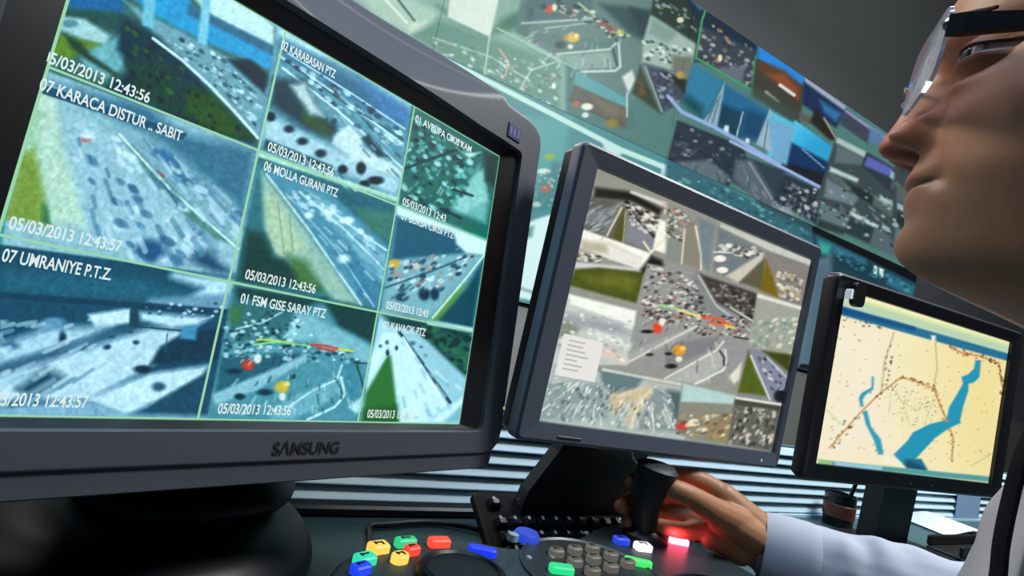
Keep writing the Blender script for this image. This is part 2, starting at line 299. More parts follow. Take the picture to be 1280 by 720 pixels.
# ------------------------------------------------------------------ what the screens show
PIC_LEFT = compile_ops('''
# row 1 col 1: bridge road above water
@ 0 0 3.765
P 47726b 3 -60,-400 1300,-400 1300,760 -60,760
P 1c6fa0 8 250,-60 560,-60 590,60 450,60 300,40
P 2f5a55 8 255,30 560,60 590,170 460,120 250,70
P b9d3d3 6 240,70 400,90 520,170 500,215 400,190 260,130
E 5f8f96 .5 330,110 50,26
P 6f8c33 8 230,150 480,210 470,235 380,240 330,280 205,240
P 7fb3b8 8 380,260 560,170 610,200 570,330 500,370 400,310
P 2d4a3a 6 300,160 380,200 430,260 560,350 540,360 400,275 340,230
P d5e8ea 6 860,-60 1060,-60 1290,120 1290,230 1000,75
P 2fa0cc 6 560,-60 900,-60 900,30 1290,240 1290,340 1150,275 980,205 740,80
P 38708a 5 890,20 1000,75 1290,215 1290,265 990,115 880,70
P 7da6b0 5 580,0 720,80 930,190 1110,290 1260,420 1220,660 960,390 740,180
P 0d3f4c 10 575,70 740,170 830,260 960,390 1000,450 1190,640 1200,700 900,600 480,420 620,330 550,230
P 33591f 12 880,410 1000,450 1190,655 1050,640 870,540
P 1c4a3c 8 590,290 800,300 860,480 820,540 640,460
C 3 52 2.80 1.6 50 123a40/2f5a30/0a2c38/46702c 600,120 830,280 1000,470 1180,660 900,590 600,360
P 0c3540 6 1070,280 1180,280 1260,350 1245,440 1110,320
C 5 52 2.08 1.8 40 dbeaf0/2a5060/c5dbe2/3a6470/f0f6f8 700,100 930,200 1110,310 1230,440 1215,600 960,370
L e3f1f0 3.5 720,180 860,285 980,395 1100,520 1215,650
P 7cc0d0 4 680,-60 738,-60 722,130 670,120
P 8fc8d6 4 955,-60 1000,-60 972,215 930,205
# row 2 col 1: wide motorway
@ 0 170 3.765
P 9fbfc6 4 130,-340 1220,60 1100,700 10,520
P 46798f 20 640,-60 1210,60 1150,380 1100,320 840,100
P 46798f 16 200,-260 700,-140 860,-10 640,-30
P c9d9c4 14 140,-250 260,-200 300,60 420,440 240,410 180,160
P b4cfae 8 130,-200 200,-100 180,60 250,420 190,420 120,160
P 8da04a 12 100,80 160,60 210,300 220,420 20,390
P 4f7f5a 6 195,310 225,330 240,420 195,410
P a9c4ce 8 300,-120 600,0 1100,450 1100,660 420,500
P 8fb2bd 14 520,-60 640,-20 1140,400 1130,520 700,190
P 5f8c84 5 560,0 640,60 860,290 1120,520 1000,480 820,330
L d8e8e2 3 560,-10 800,250 1120,530
P 3f74a0 8 710,80 770,60 840,110 800,135
C 11 44 4.40 1.9 35 3f6f94/e8f0f4/4c7c9c/d8e4ec/2f5c80/c8d8e4 300,-100 560,0 900,360 1080,620 640,560 400,300
C 12 21 3.60 2.2 38 3a6688/e0ecf2/5f8cac 640,-20 820,120 1140,360 1120,420 860,250
P 2f5e84 12 680,480 760,500 780,560 700,590 630,540
P 2b5570 14 880,580 980,540 1100,650 1000,640
P e6eef2 8 380,-10 450,-20 440,20 390,30
P c07880 5 370,10 430,15 420,30 380,28
L b04a4a 3 740,165 770,190
N 21 5 .16
P 2c5a72 2 150,-260 880,-10 860,20 150,-215
# row 3 col 1: underpass at dusk
@ 0 300 3
P 23566b 3 -120,0 900,140 770,680 -150,680
P 2f6a7c 20 0,100 500,140 860,240 700,250 0,200
P c5dce8 12 650,120 880,150 850,260 700,230 760,180 640,140
P 7d9fb4 8 560,220 860,200 850,260 540,240
P dce9f0 6 330,280 490,255 490,310 360,330
P cfe0ea 8 520,270 790,290 740,320 640,330 530,300
P b9d0de 14 -150,440 180,330 420,320 330,370 -150,520
P 4a6f88 12 -150,520 420,340 560,320 -150,600
P c9dbe6 10 -150,560 560,330 700,340 660,400 560,480 330,600 60,600 -150,640
P 2a5266 16 60,560 170,480 250,520 120,600
P 1d4456 6 600,400 700,340 840,330 820,450 560,470
P d2e2ea 8 320,600 560,500 780,470 760,510 600,600 470,660
P 2b5468 6 600,600 790,490 770,680 500,680
P 1f4a60 3 0,195 860,260 850,280 0,220
P 26505f 3 488,250 520,255 515,325 485,320
P 4f93b4 4 680,330 740,320 735,375 675,370
L 2a4f60 2 520,325 680,340
L 3a6070 1.5 628,350 620,420
E 6d9ab4 .5 200,310 60,26
E 2e4f63 .6 400,400 22,16
E 2e4f63 .6 315,410 22,12
E 38596b .6 420,362 18,10
E 38596b .6 510,384 18,12
E 38596b .6 490,345 14,8
E 1c3c4c .5 535,485 45,20
E 3a5e70 .6 595,550 36,24
E 4a7890 .7 40,395 50,24
E 20485c .6 235,370 20,40
C 8 34 1.76 1.4 0 f0f6fa/6a8ea4/e4eef4/2c4c60 540,240 850,220 850,270 760,310 540,280
N 22 7 .14
P 8fb2c4 8 -150,640 330,600 470,650 780,660 780,690 -150,690
# row 1 col 2: motorway interchange
@ 320 30 3.275
P 6f9fac 3 85,20 640,340 600,720 5,520
P c3dfe6 8 85,0 640,330 640,370 400,190 90,60
P 2f6f8c 14 100,60 330,180 620,350 610,430 400,320 100,130
P 3f7fae 14 420,220 630,350 610,430 500,350
P 5f98a8 8 90,110 400,330 610,440 600,560 420,420 90,170
L dceef2 2.4 95,130 330,290 600,490
L cfe4ea 2 130,120 400,290 610,430
L e4f2f4 2.6 110,180 330,350 600,590
L 2c5a6a 2.2 120,150 360,320 600,470
P 1c4550 12 70,220 200,230 260,360 330,420 310,470 200,430 60,330
P 3a5c3a 10 190,350 280,400 320,440 280,460 190,400
P c4d0cc 8 140,250 200,240 240,320 280,380 220,370
P bcd4dc 8 40,370 300,500 590,640 580,700 30,470
P dce6e4 5 320,460 380,410 440,470 430,500 600,600 600,640 420,570 310,490
P 1a4452 5 430,470 460,450 530,540 500,545
P 1b4654 5 310,390 330,385 320,440 305,430
C 31 39 2.56 1.7 32 1d4656/e6f2f4/2b5866/d2e4ea/16384a 120,140 330,240 600,440 590,570 350,370
E 123640 .6 135,430 30,22
E 123640 .6 190,480 32,22
E 123640 .6 265,530 32,24
E 0e2c36 .5 355,595 26,24
E 0c2a34 .5 430,590 26,34
E 0e2c36 .5 490,640 44,22
E 0e2c36 .5 445,655 28,20
E 0e2c36 .5 60,380 26,26
N 23 5 .2
P 2a5560 4 40,470 310,580 320,610 30,510
P c0dcc4 3 5,520 600,715 600,740 0,540
# row 2 col 2: viaduct
@ 280 180 3.2
P 3f7a80 3 150,60 690,240 620,670 40,560
P 2f6a78 14 300,120 690,245 660,430 560,340 420,200
P 4a8074 10 520,250 690,270 670,400 560,330
P 5c96a8 6 150,100 230,110 420,190 660,410 640,520 630,660 530,640 220,190
P 86b4c2 8 330,180 430,240 650,440 640,560 520,430
P 4f88a0 6 420,330 500,400 630,600 625,665 560,650
L c9e0e6 2.4 300,190 470,330 640,500
L d6e8ec 2.4 390,240 540,350 650,425
L 9cc0cc 2 250,200 450,420 600,650
P a7bfae 8 150,110 200,170 260,250 540,640 440,625 340,520 200,440 160,320
P c3cdaa 8 165,200 210,220 330,420 220,450 175,360
L d0e2e0 2.6 170,120 330,330 550,645
L 7f9f92 1.4 215,230 240,440
L 7f9f92 1.4 262,280 275,430
P 1d4a44 12 90,340 160,360 200,450 260,470 380,580 60,550
P 567a4a 12 250,440 330,470 400,590 300,570
C 41 23 3.20 1.6 30 eef6f8/d8e8ee/c2d6e0 250,160 420,230 640,420 620,440 420,300 260,220
E e8f2f4 .6 340,285 24,20
E e8f2f4 .6 425,270 34,24
E dcecf0 .6 480,460 34,26
E eef6f8 .6 495,305 34,20
N 24 5 .13
P c8e4cc 3 40,550 630,668 630,690 30,575
# row 3 col 2: toll plaza
@ 260 340 3.79
P 5d97a2 3 120,60 810,185 730,710 0,690
P 1f4c4c 10 130,60 560,130 420,190 170,130 120,260
P 41777a 10 130,130 420,170 430,300 90,340
P 4c7c4c 8 105,160 165,170 150,240 100,240
P 1b4a48 8 540,130 810,185 780,340 620,260
P 8fbcc4 8 420,190 500,210 640,280 780,360 760,440 500,330 380,330 360,300
L b9d8dc 2 90,280 260,240 350,190
L b9d8dc 2 360,310 450,240
P 346a78 6 60,400 480,380 300,480 30,600
C 51 143 2.08 1.5 0 123c48/0f3440/e0eff2/6fa4b0/1c5060/cfe4ea 80,260 300,300 690,380 730,430 560,440 330,410 80,400
C 52 34 1.76 1.5 20 0f3440/dcecf0/204f5a/e8f4f6 170,180 420,190 500,300 300,290 150,250
L c7d85a 2.6 230,320 300,322 400,335
L a8d88a 2.2 215,345 330,330 480,350
L e0503c 3 490,345 560,350 620,365
L d8402c 2.6 520,360 600,375
L e0d84a 2.8 620,365 685,375
P 9cc2ca 5 20,580 330,450 460,390 480,410 230,560 30,630
P 7fb0ba 5 300,640 560,520 620,490 630,560 560,620 400,700 300,700
L c8e0e4 2.6 380,640 500,560 610,510 635,440
L cfe6ea 3.2 470,700 600,640 650,580 630,500
L 234c5a 2.2 605,505 630,550 632,600
P 4f8c9c 6 640,440 690,420 720,520 700,600 650,620 660,520
P c5dde0 4 665,640 730,590 730,660 700,670
L 2a5560 2.6 705,440 730,520 740,560
L 2a5560 2 690,430 780,435
E d84a34 .5 190,440 40,34
E f0e4dc .5 235,410 24,30
E 16404c .6 120,470 50,18
E e8b83c .45 350,545 42,36
E f4d884 .5 372,530 20,16
E 17424e .6 270,570 50,22
E eae6dc .5 352,590 22,24
E 143c48 .5 150,590 34,20
E 143c48 .5 400,495 20,16
N 25 4 .2
# row 1 col 3: crowded road
@ 450 130 2.484
P 2d7068 3 160,5 435,160 400,415 120,310
P 7fb8b0 8 370,190 400,300 390,370 290,330 320,270
P 9cccc4 6 340,240 385,200 395,300 330,340 280,320
P 123c38 8 385,150 432,165 420,260 390,240
C 61 195 2.56 1.5 35 0e3c40/1a5a58/8fd0c8/0a2c34/5fa89c/cdeee6/2f7868 160,30 370,150 330,270 270,340 130,300
L 164a4c 4 140,200 250,160 340,130
L 123c40 3 290,265 350,285
L 123c40 3 250,325 315,355
P 0a7a60 5 325,370 395,400 390,415 320,388
P cfe8e4 4 315,150 375,150 340,170 300,135
N 26 4 .25
# row 2 col 3: queue beside a dark hill
P 7fa8b0 3 115,320 395,440 355,700 65,640
P e2f4f4 5 110,310 395,425 392,470 280,410 115,345
P 2c6478 8 112,350 290,400 330,465 150,480 95,490
P e6f6f6 5 290,390 395,430 390,468 330,462 300,435
P 8cb4ba 6 95,490 330,465 385,475 300,560 220,660 75,630
P 0f5460 8 385,480 350,700 230,675 330,570
P 6f9c3c 8 330,560 300,600 240,675 222,668 290,590
L d8e8d8 2.6 385,470 330,540 225,665
C 71 91 2.40 1.5 -25 f0f4f4/2a4c60/dce8ec/c09088/1f4458/a8c4cc 90,490 250,470 370,470 300,540 230,600 90,570
L 3f6a74 2.5 80,570 220,520 330,475
E e8b040 .5 107,495 22,18
E 16384c .5 200,590 24,26
E 1c4456 .5 232,590 18,26
E 2a5060 .5 130,600 28,18
E e0c4b8 .5 175,505 12,14
N 27 4 .2
P e4f4ee 3 65,640 350,695 350,715 60,660
# row 3 col 3: motorway merge
@ 440 370 4.235
P bcd9e2 3 150,80 640,195 580,680 40,670
P 1c4e4c 10 150,90 300,110 640,190 600,440 480,330 370,210 200,150
P 2c6a58 10 380,170 620,230 610,380 520,320
C 81 39 3.20 1.4 20 123f3c/3f7a5c/0e3534 300,130 630,200 610,410 460,300
P a9ccd4 6 180,170 330,180 640,470 580,600 500,520 270,200
P dcecf2 4 170,190 270,190 500,580 400,670 240,670 215,330 190,250
L 27505c 4.5 250,190 360,340 520,565
L eef6f8 3 270,220 400,420 500,590
P e4f0f4 6 160,200 195,210 180,300 80,480 100,330
P 3d7a3c 5 188,310 205,320 240,600 245,670 50,670 70,520 140,400
P 2b6432 10 60,600 235,580 245,670 50,670
L d0e2e0 2 185,310 90,460
E 4c7484 .5 185,245 14,16
E 16404a .4 188,300 12,22
E 2f5866 .5 236,275 12,18
E 5c8494 .5 320,250 22,16
E 5c8494 .5 366,270 14,10
E 7ca2b0 .5 390,315 16,14
E 5c8494 .5 150,265 14,14
P 8cb8c4 8 440,640 600,520 590,670 400,680
P e0eef2 6 400,670 590,530 600,560 480,670
N 28 5 .12
P e8f6f0 3 640,190 400,150 400,135 640,178
# traffic streaks, tile by tile
@ 0 0 1
S 1 40 2.2 9 dfeef2/2a5864/c6dde4/3c6c78/eef6f8 160,20 190,40 250,60 320,110 322,150 255,105 205,55
S 2 46 7 22 e4eef2/4a7a98/d4e2ea/b4ccd8/3a6a88/8fb0c4 70,50 90,140 150,170 285,290 280,345 170,330 110,290
S 3 26 5 26 dfe9f0/5a86a4/c4d6e2 100,60 170,165 230,200 305,260 300,305 210,225
S 4 30 5 30 dfeaf2/b4ccda/7f9fb4/eef4f8/5f86a0 285,345 0,440 140,410 170,420 110,500 0,510
S 5 14 5 20 e4eef4/9fb8c8 285,345 0,400 100,400 150,390 0,450
S 6 60 2.6 13 e2f0f4/2a5866/cfe4ea/1c4858/a4c4d0 310,20 345,70 400,90 505,170 500,225 430,175 360,110
S 7 26 3 13 e2eef0/24505e/bcd4da 310,60 325,150 360,175 410,205 470,235 440,240 330,175
S 8 50 3 16 cfe4ec/3f7a94/e8f4f8/86b0c2/5c92a8 315,200 345,215 400,240 485,320 478,375 440,370 390,300
S 9 60 2.6 10 cfe4ea/2a6070/8fbcc8/16404e/e8f4f6 385,375 290,440 360,430 440,440 450,515 300,520 280,470
S 10 40 2.4 7 e4f6f2/0e3a40/9fd0c8/2f7068 610,130 510,160 590,190 570,250 505,240
S 11 36 2.6 8 f0f6f6/20485a/cfe2e6/8fb0b8 615,290 485,330 590,300 570,345 490,385
S 12 34 4 18 e8f4f8/9fc4d2/cfe4ec/86b0c0 485,405 490,420 515,415 580,480 560,520 500,525
S 13 24 3 10 0a2f38/2f6a4c/1c4a3c/447038 230,20 160,60 210,60 260,120 310,170 250,150 180,110
''')
PIC_MID = compile_ops('''
@ 680 240 5.145
P 9a9a94 3 340,-180 1060,170 760,900 100,700
P 2d2a26 6 330,-30 560,0 760,110 740,150 560,60 320,40
P 6a6a60 5 300,30 500,60 690,390 250,245
P 7f8286 6 290,110 500,70 400,280 260,240
C 1 41 1.32 4 -35 a0a4a6/5a5c5e/b4b6b6/6e7274 290,60 500,60 410,270 260,240
L cfcabc 2.6 500,100 405,280
P 5b5f22 4 515,110 525,200 500,320 440,290
L b9b58f 1.6 525,130 510,325
P 8a8c94 5 530,150 760,250 690,385 515,320
C 2 78 1.98 1.5 25 1e1c1c/efece4/3a3634/d8d4cc/f4f0ea/55504c 530,60 740,150 720,300 560,210
P d9dad4 3 560,-10 790,70 765,90 550,5
P eef0e4 3 745,175 785,190 780,250 800,270 790,400 700,370 720,260
L c0bca8 1.4 690,380 790,290
L e6e2d4 2.4 640,320 690,390 800,270
P 8d948f 5 800,110 940,150 890,470 780,420
C 3 75 1.72 1.4 20 a4584c/e2ddd4/4a4642/c89a80/7a8a88/d4cfc6/50604e 770,70 930,140 900,330 800,300
P 8f8b80 4 910,200 980,180 1010,500 890,460
L d8d4c8 2 905,240 885,460
L e2ded0 2.4 975,220 1010,400 1010,500
P 7c8a92 5 990,160 1100,215 1060,520 1020,460
P f2f2ee 3 250,240 690,395 650,480 620,500 230,360
P bdb8a6 8 240,310 420,330 620,430 600,470 400,400 230,380
P e4e2de 6 400,330 640,430 630,480 420,430
C 4 34 1.45 2 10 4c4840/78746a/e8e6e0 210,390 360,410 380,450 210,450
P cdd0d4 4 200,450 640,490 640,520 330,490 200,490
P 55601c 4 200,500 350,485 640,515 615,720 160,600
P 6f742c 10 230,540 480,520 600,560 560,640 300,600
N 5 8 .3 200,500 640,515 615,720 160,600
P 26231f 6 690,410 760,440 770,490 640,530 620,500
@ 780 320 4.5
P 9b9c9c 3 130,40 430,100 740,400 650,720 -20,640 60,300
P 8b8d90 8 410,80 500,250 720,400 680,460 400,300 380,120
L c6c8c8 2 420,110 520,280 710,420
C 6 204 1.72 1.6 0 e6e2dc/3a3434/b8b4ae/56504c/f2eeea/9a7470/6a7a7a/cfc9c2 130,60 400,110 470,330 380,360 100,330
C 7 136 1.58 1.5 0 2c2828/e8e4de/4a4444/a0785c/d6d0c8/705c4c 90,290 700,350 690,450 420,440 100,340
L 9cd88c 2.4 200,275 300,300 400,330
L e6d890 2.4 300,300 430,345
L e2683c 3.4 440,345 540,355 590,385
L d8744a 3 480,375 600,395
L e2c84a 3 570,390 620,405
P a8abab 5 -10,560 330,420 400,390 410,410 260,500 20,600
L cccdc8 3 20,600 260,470 410,395
P 86898c 4 230,500 540,450 500,520 230,640
P b2b5b4 4 230,700 500,540 560,520 580,600 450,720
L dadad4 2.6 230,690 520,530 560,480
L dedfd8 2.8 400,720 560,640 580,590 570,530
L 3c3a3c 2.6 540,535 562,570 562,615
P 9a9b9e 5 580,480 640,470 680,570 650,600 590,680 580,640
P e0dcd0 4 590,680 660,600 650,690 620,720
E d85a3a .4 188,405 34,40
E f0e8e2 .5 215,370 22,30
E 2c2a2a .5 130,425 46,14
E e0a03a .4 310,530 44,38
E f0c870 .5 330,520 22,18
E 2e2a28 .5 265,620 44,18
E e8e0d8 .5 310,580 26,22
E 3a3632 .5 250,550 28,14
E 44403c .5 145,555 30,12
L 38383a 2 620,455 700,468
P 4d4a48 4 425,98 750,212 735,385 640,330 520,260
C 8 85 1.72 1.5 20 6a6462/8a8684/3a3634/a8a4a0/5c5654 450,120 745,220 730,370 540,250
L d8d8d0 2 600,290 730,370
@ 780 240 4
P 8b9088 3 485,160 715,295 690,495 440,405
P 7a8288 5 470,180 700,300 690,320 580,460 450,380
P cbc8ba 4 700,300 690,340 570,455 510,420
P 6a6450 4 705,330 690,490 580,450
L e6e4da 1.6 450,300 690,310
E eeece4 .3 480,333 36,20
E eeece4 .3 492,390 34,18
C 9 31 2.11 1.6 10 f2f0ea/dad8d0/4c4a46 480,255 690,280 660,340 480,300
P 8c8886 3 715,300 945,350 890,585 690,500
P 7e6c14 4 712,340 750,440 770,525 680,490
C 10 58 1.98 1.4 20 e0dcd0/a8a296/68645e/efe6cc/c8b890 750,390 900,430 880,560 780,520
P c9cbc8 3 480,155 945,345 940,372 720,290 480,175
@ 780 320 4.5
P a5a8a0 3 752,212 1005,290 950,570 695,505
C 13 75 1.98 1.5 -20 c8cac2/8a9a90/dcdcd4/7a9a8c/b8b4a6 730,370 980,340 950,560 700,500
P e0e2da 3 750,212 1003,285 1002,305 750,232
@ 630 400 3.37
P 8c8f9a 3 1025,120 1215,150 1170,350 985,325
P 5e6a20 4 1030,130 1060,220 1110,320 985,305
P 4a5016 5 1090,130 1210,145 1200,220 1150,180
P 8a90a4 4 1040,130 1110,150 1190,240 1180,350 1120,330
L d8d8d8 2.2 1040,150 1120,335
L c8c8c8 2 1110,160 1190,240
E 2c2c34 .4 1165,320 36,34
C 14 24 1.58 1.6 40 3a3a44/dcdce0/5a5a66 1060,130 1200,230 1180,340 1130,300
N 15 5 .25 1030,130 1060,220 1110,320 985,305
# left column below the field
@ 670 370 4
P c3cac8 3 160,-10 500,75 450,345 60,345
P eff2ec 4 165,-8 500,76 490,150 170,40
P a4a8b0 10 140,80 420,140 480,200 330,180 140,140
P d8dcd4 6 300,170 480,240 470,270 280,200
P d6c8c0 6 330,230 470,320 450,345 320,300
P 8a9488 6 120,110 220,160 200,190 110,210
C 16 68 1.72 1.6 20 dfe4e0/9aa4a2/f2f4f0/b4bcba 150,60 480,120 450,330 100,300
# bottom wide
P b3bfbd 3 60,330 860,480 720,760 0,630
P 93a4a6 8 60,430 330,440 360,620 10,620
L d4dcd6 2.4 20,580 200,440
L d0d8d4 2.2 180,620 260,460
L dadfdb 2.2 280,640 310,450
P 6f848a 6 320,365 540,400 500,470 400,500 330,440
P cdbfa0 6 370,490 560,450 600,460 480,640 440,640 490,500 380,600
L dfd6c2 2.6 470,660 520,520 600,450
L d4cabc 2 410,500 540,455
P 8d9c9e 6 590,460 720,490 710,680 500,670
L d8d6d0 2 580,550 590,680
L d8d6d0 2 640,540 690,660
P 5c6e72 8 660,470 730,480 715,650 690,600
C 17 153 1.45 1.9 -60 6a7c80/dfe6e4/8a9a9c/f0f4f2/52646a/b8c4c2 40,440 340,430 520,520 700,500 700,670 30,610
P dfe0d8 3 330,360 740,440 740,452 330,372
P 8a9690 4 730,430 960,490 910,750 710,690
P b7d2d2 4 735,435 1000,500 990,540 725,530
@ 630 400 3.37
P 8f8f80 3 745,345 975,360 940,520 725,480
P 9c8a64 8 850,420 960,400 940,515 850,500
E c85040 .4 750,445 32,26
E ecdcc0 .4 800,432 30,20
C 18 51 1.98 1.5 -20 d8ccb0/6a6258/b09a70/f0e6d2/7a7a70 730,400 960,400 940,510 730,480
P 6c6c66 3 975,325 1170,355 1135,555 940,520
C 19 102 1.98 1.4 -60 d8d6cc/4a4844/b4b0a4/3c3a38/e8e4da/8a867a 980,360 1165,370 1130,540 950,515
P 55534c 4 975,330 1165,360 1160,385 970,355
P e2e4dc 2 975,322 1172,352 1170,362 973,332
N 20 4 .16
@ 0 0 1
S 1 60 2.4 12 dfe6e4/7a8c8e/f0f2f0/92a2a2/c8d2d0 745,462 690,470 740,475 760,535 690,522
S 2 60 2.4 12 e4e2dc/6a7e80/d8cfc0/f0f0ec 800,472 760,480 845,490 838,540 770,535
S 3 40 1.8 8 d8d8d4/6a6c70/e8e8e4/4c4c50 870,345 800,400 860,380 930,410 900,480 800,470
S 4 20 1.6 7 d8dadc/54585a/b0b4b6 790,262 737,265 770,262 755,300 735,290
S 5 18 1.6 7 e4e2dc/4a4844/8a867a 940,505 925,520 970,515 962,560 920,545
''')
PIC_MAP = compile_ops('''
@ 1030 360 2.88
P f3e7b6 3 -40,-20 720,190 640,720 -40,690
P f4ead0 60 -40,60 240,130 260,600 -40,690
P f0df9c 60 430,200 720,190 640,720 480,640
P f2efc0 2 60,0 700,190 690,215 60,30
P d8e6a8 2 60,20 690,208 688,222 60,36
P bcd6b4 2 60,30 688,218 684,245 60,62
P 1d6f94 2 50,60 684,242 678,268 40,92
P 0d4f86 2 50,64 330,140 330,156 40,86
P f2f0e8 2 385,170 402,172 404,192 390,198
C 1 120 .8 1.3 0 8f9e58/6e6a50/b09868/7fb060/a0a080 20,120 640,300 600,640 20,600
C 2 90 .9 1.2 0 98aac0/8a8a70/c0a0a8/90b878 260,340 440,400 360,520 250,480
L a8b078 1.6 252,160 220,260 205,370
C 3 16 1.3 1.4 60 3c3c28/55502c 245,150 262,160 228,360 200,360
L b4a878 1.4 400,180 408,290 395,360
L c8c890 1 260,370 290,430 310,500
L b8d088 1 400,380 380,440 360,500
L b8d088 1 240,380 235,450
L a8d080 1.2 10,440 60,490
L a8d080 1.2 530,640 600,600
L c89858 2.2 20,575 130,450 200,380 280,320 340,340 400,365
C 4 34 1.0 1.5 -40 4a2c1c/c0402c/6a3820/2c2818 20,560 130,440 280,312 290,330 140,460 30,585
C 5 22 1.0 1.5 15 8a4a28/c8602c/4a3020 280,312 400,350 400,375 290,335
L c88850 2 400,370 420,430 445,480 465,540 460,620
C 6 22 .95 1.4 60 6a4a24/c0702c/3c3c20 395,370 410,370 440,450 470,540 465,630 452,620 455,540 425,450
L c88850 2 450,210 500,235 560,245 630,270 640,350
C 7 30 1.05 1.4 15 5a3018/c05028/403018/a0602c 445,205 560,235 635,265 630,285 550,262 450,222
C 8 10 1.5 1.4 80 4a5028/6a5a30 628,270 648,280 650,390 635,390
C 9 10 1.2 1.4 15 2c2c1c/44402c 60,95 210,140 200,155 60,115
C 10 12 1.1 1.6 -30 3a3a24/5a5a34 20,500 120,460 70,560 30,590
P 2f9cb4 2 172,318 180,320 178,365 150,385 140,400 142,430 130,425 125,395 135,378 170,358
P 2f9cb4 2 140,445 155,440 170,500 205,545 215,600 195,600 180,550 150,490
P 1f93b4 2 545,260 565,262 560,320 540,340 520,345 520,370 500,430 490,480 495,485 450,505 400,540 330,615 290,640 250,600 300,550 320,520 380,490 440,475 450,430 480,380 500,345 495,320 520,310 540,290
P 1a6f8c 2 290,615 350,615 375,655 300,645 280,640
P 12486a 2 300,620 350,640 372,658 290,648
L c88850 2 425,470 445,480
P f5ecd0 2 215,600 250,605 300,650 200,625
P 4e9c9c 2 -20,618 610,680 605,700 -20,636
P 8ec478 2 -20,618 30,622 28,640 -20,636
P 9cc8d8 2 40,625 210,642 208,655 40,640
N 3 30 .03
''')
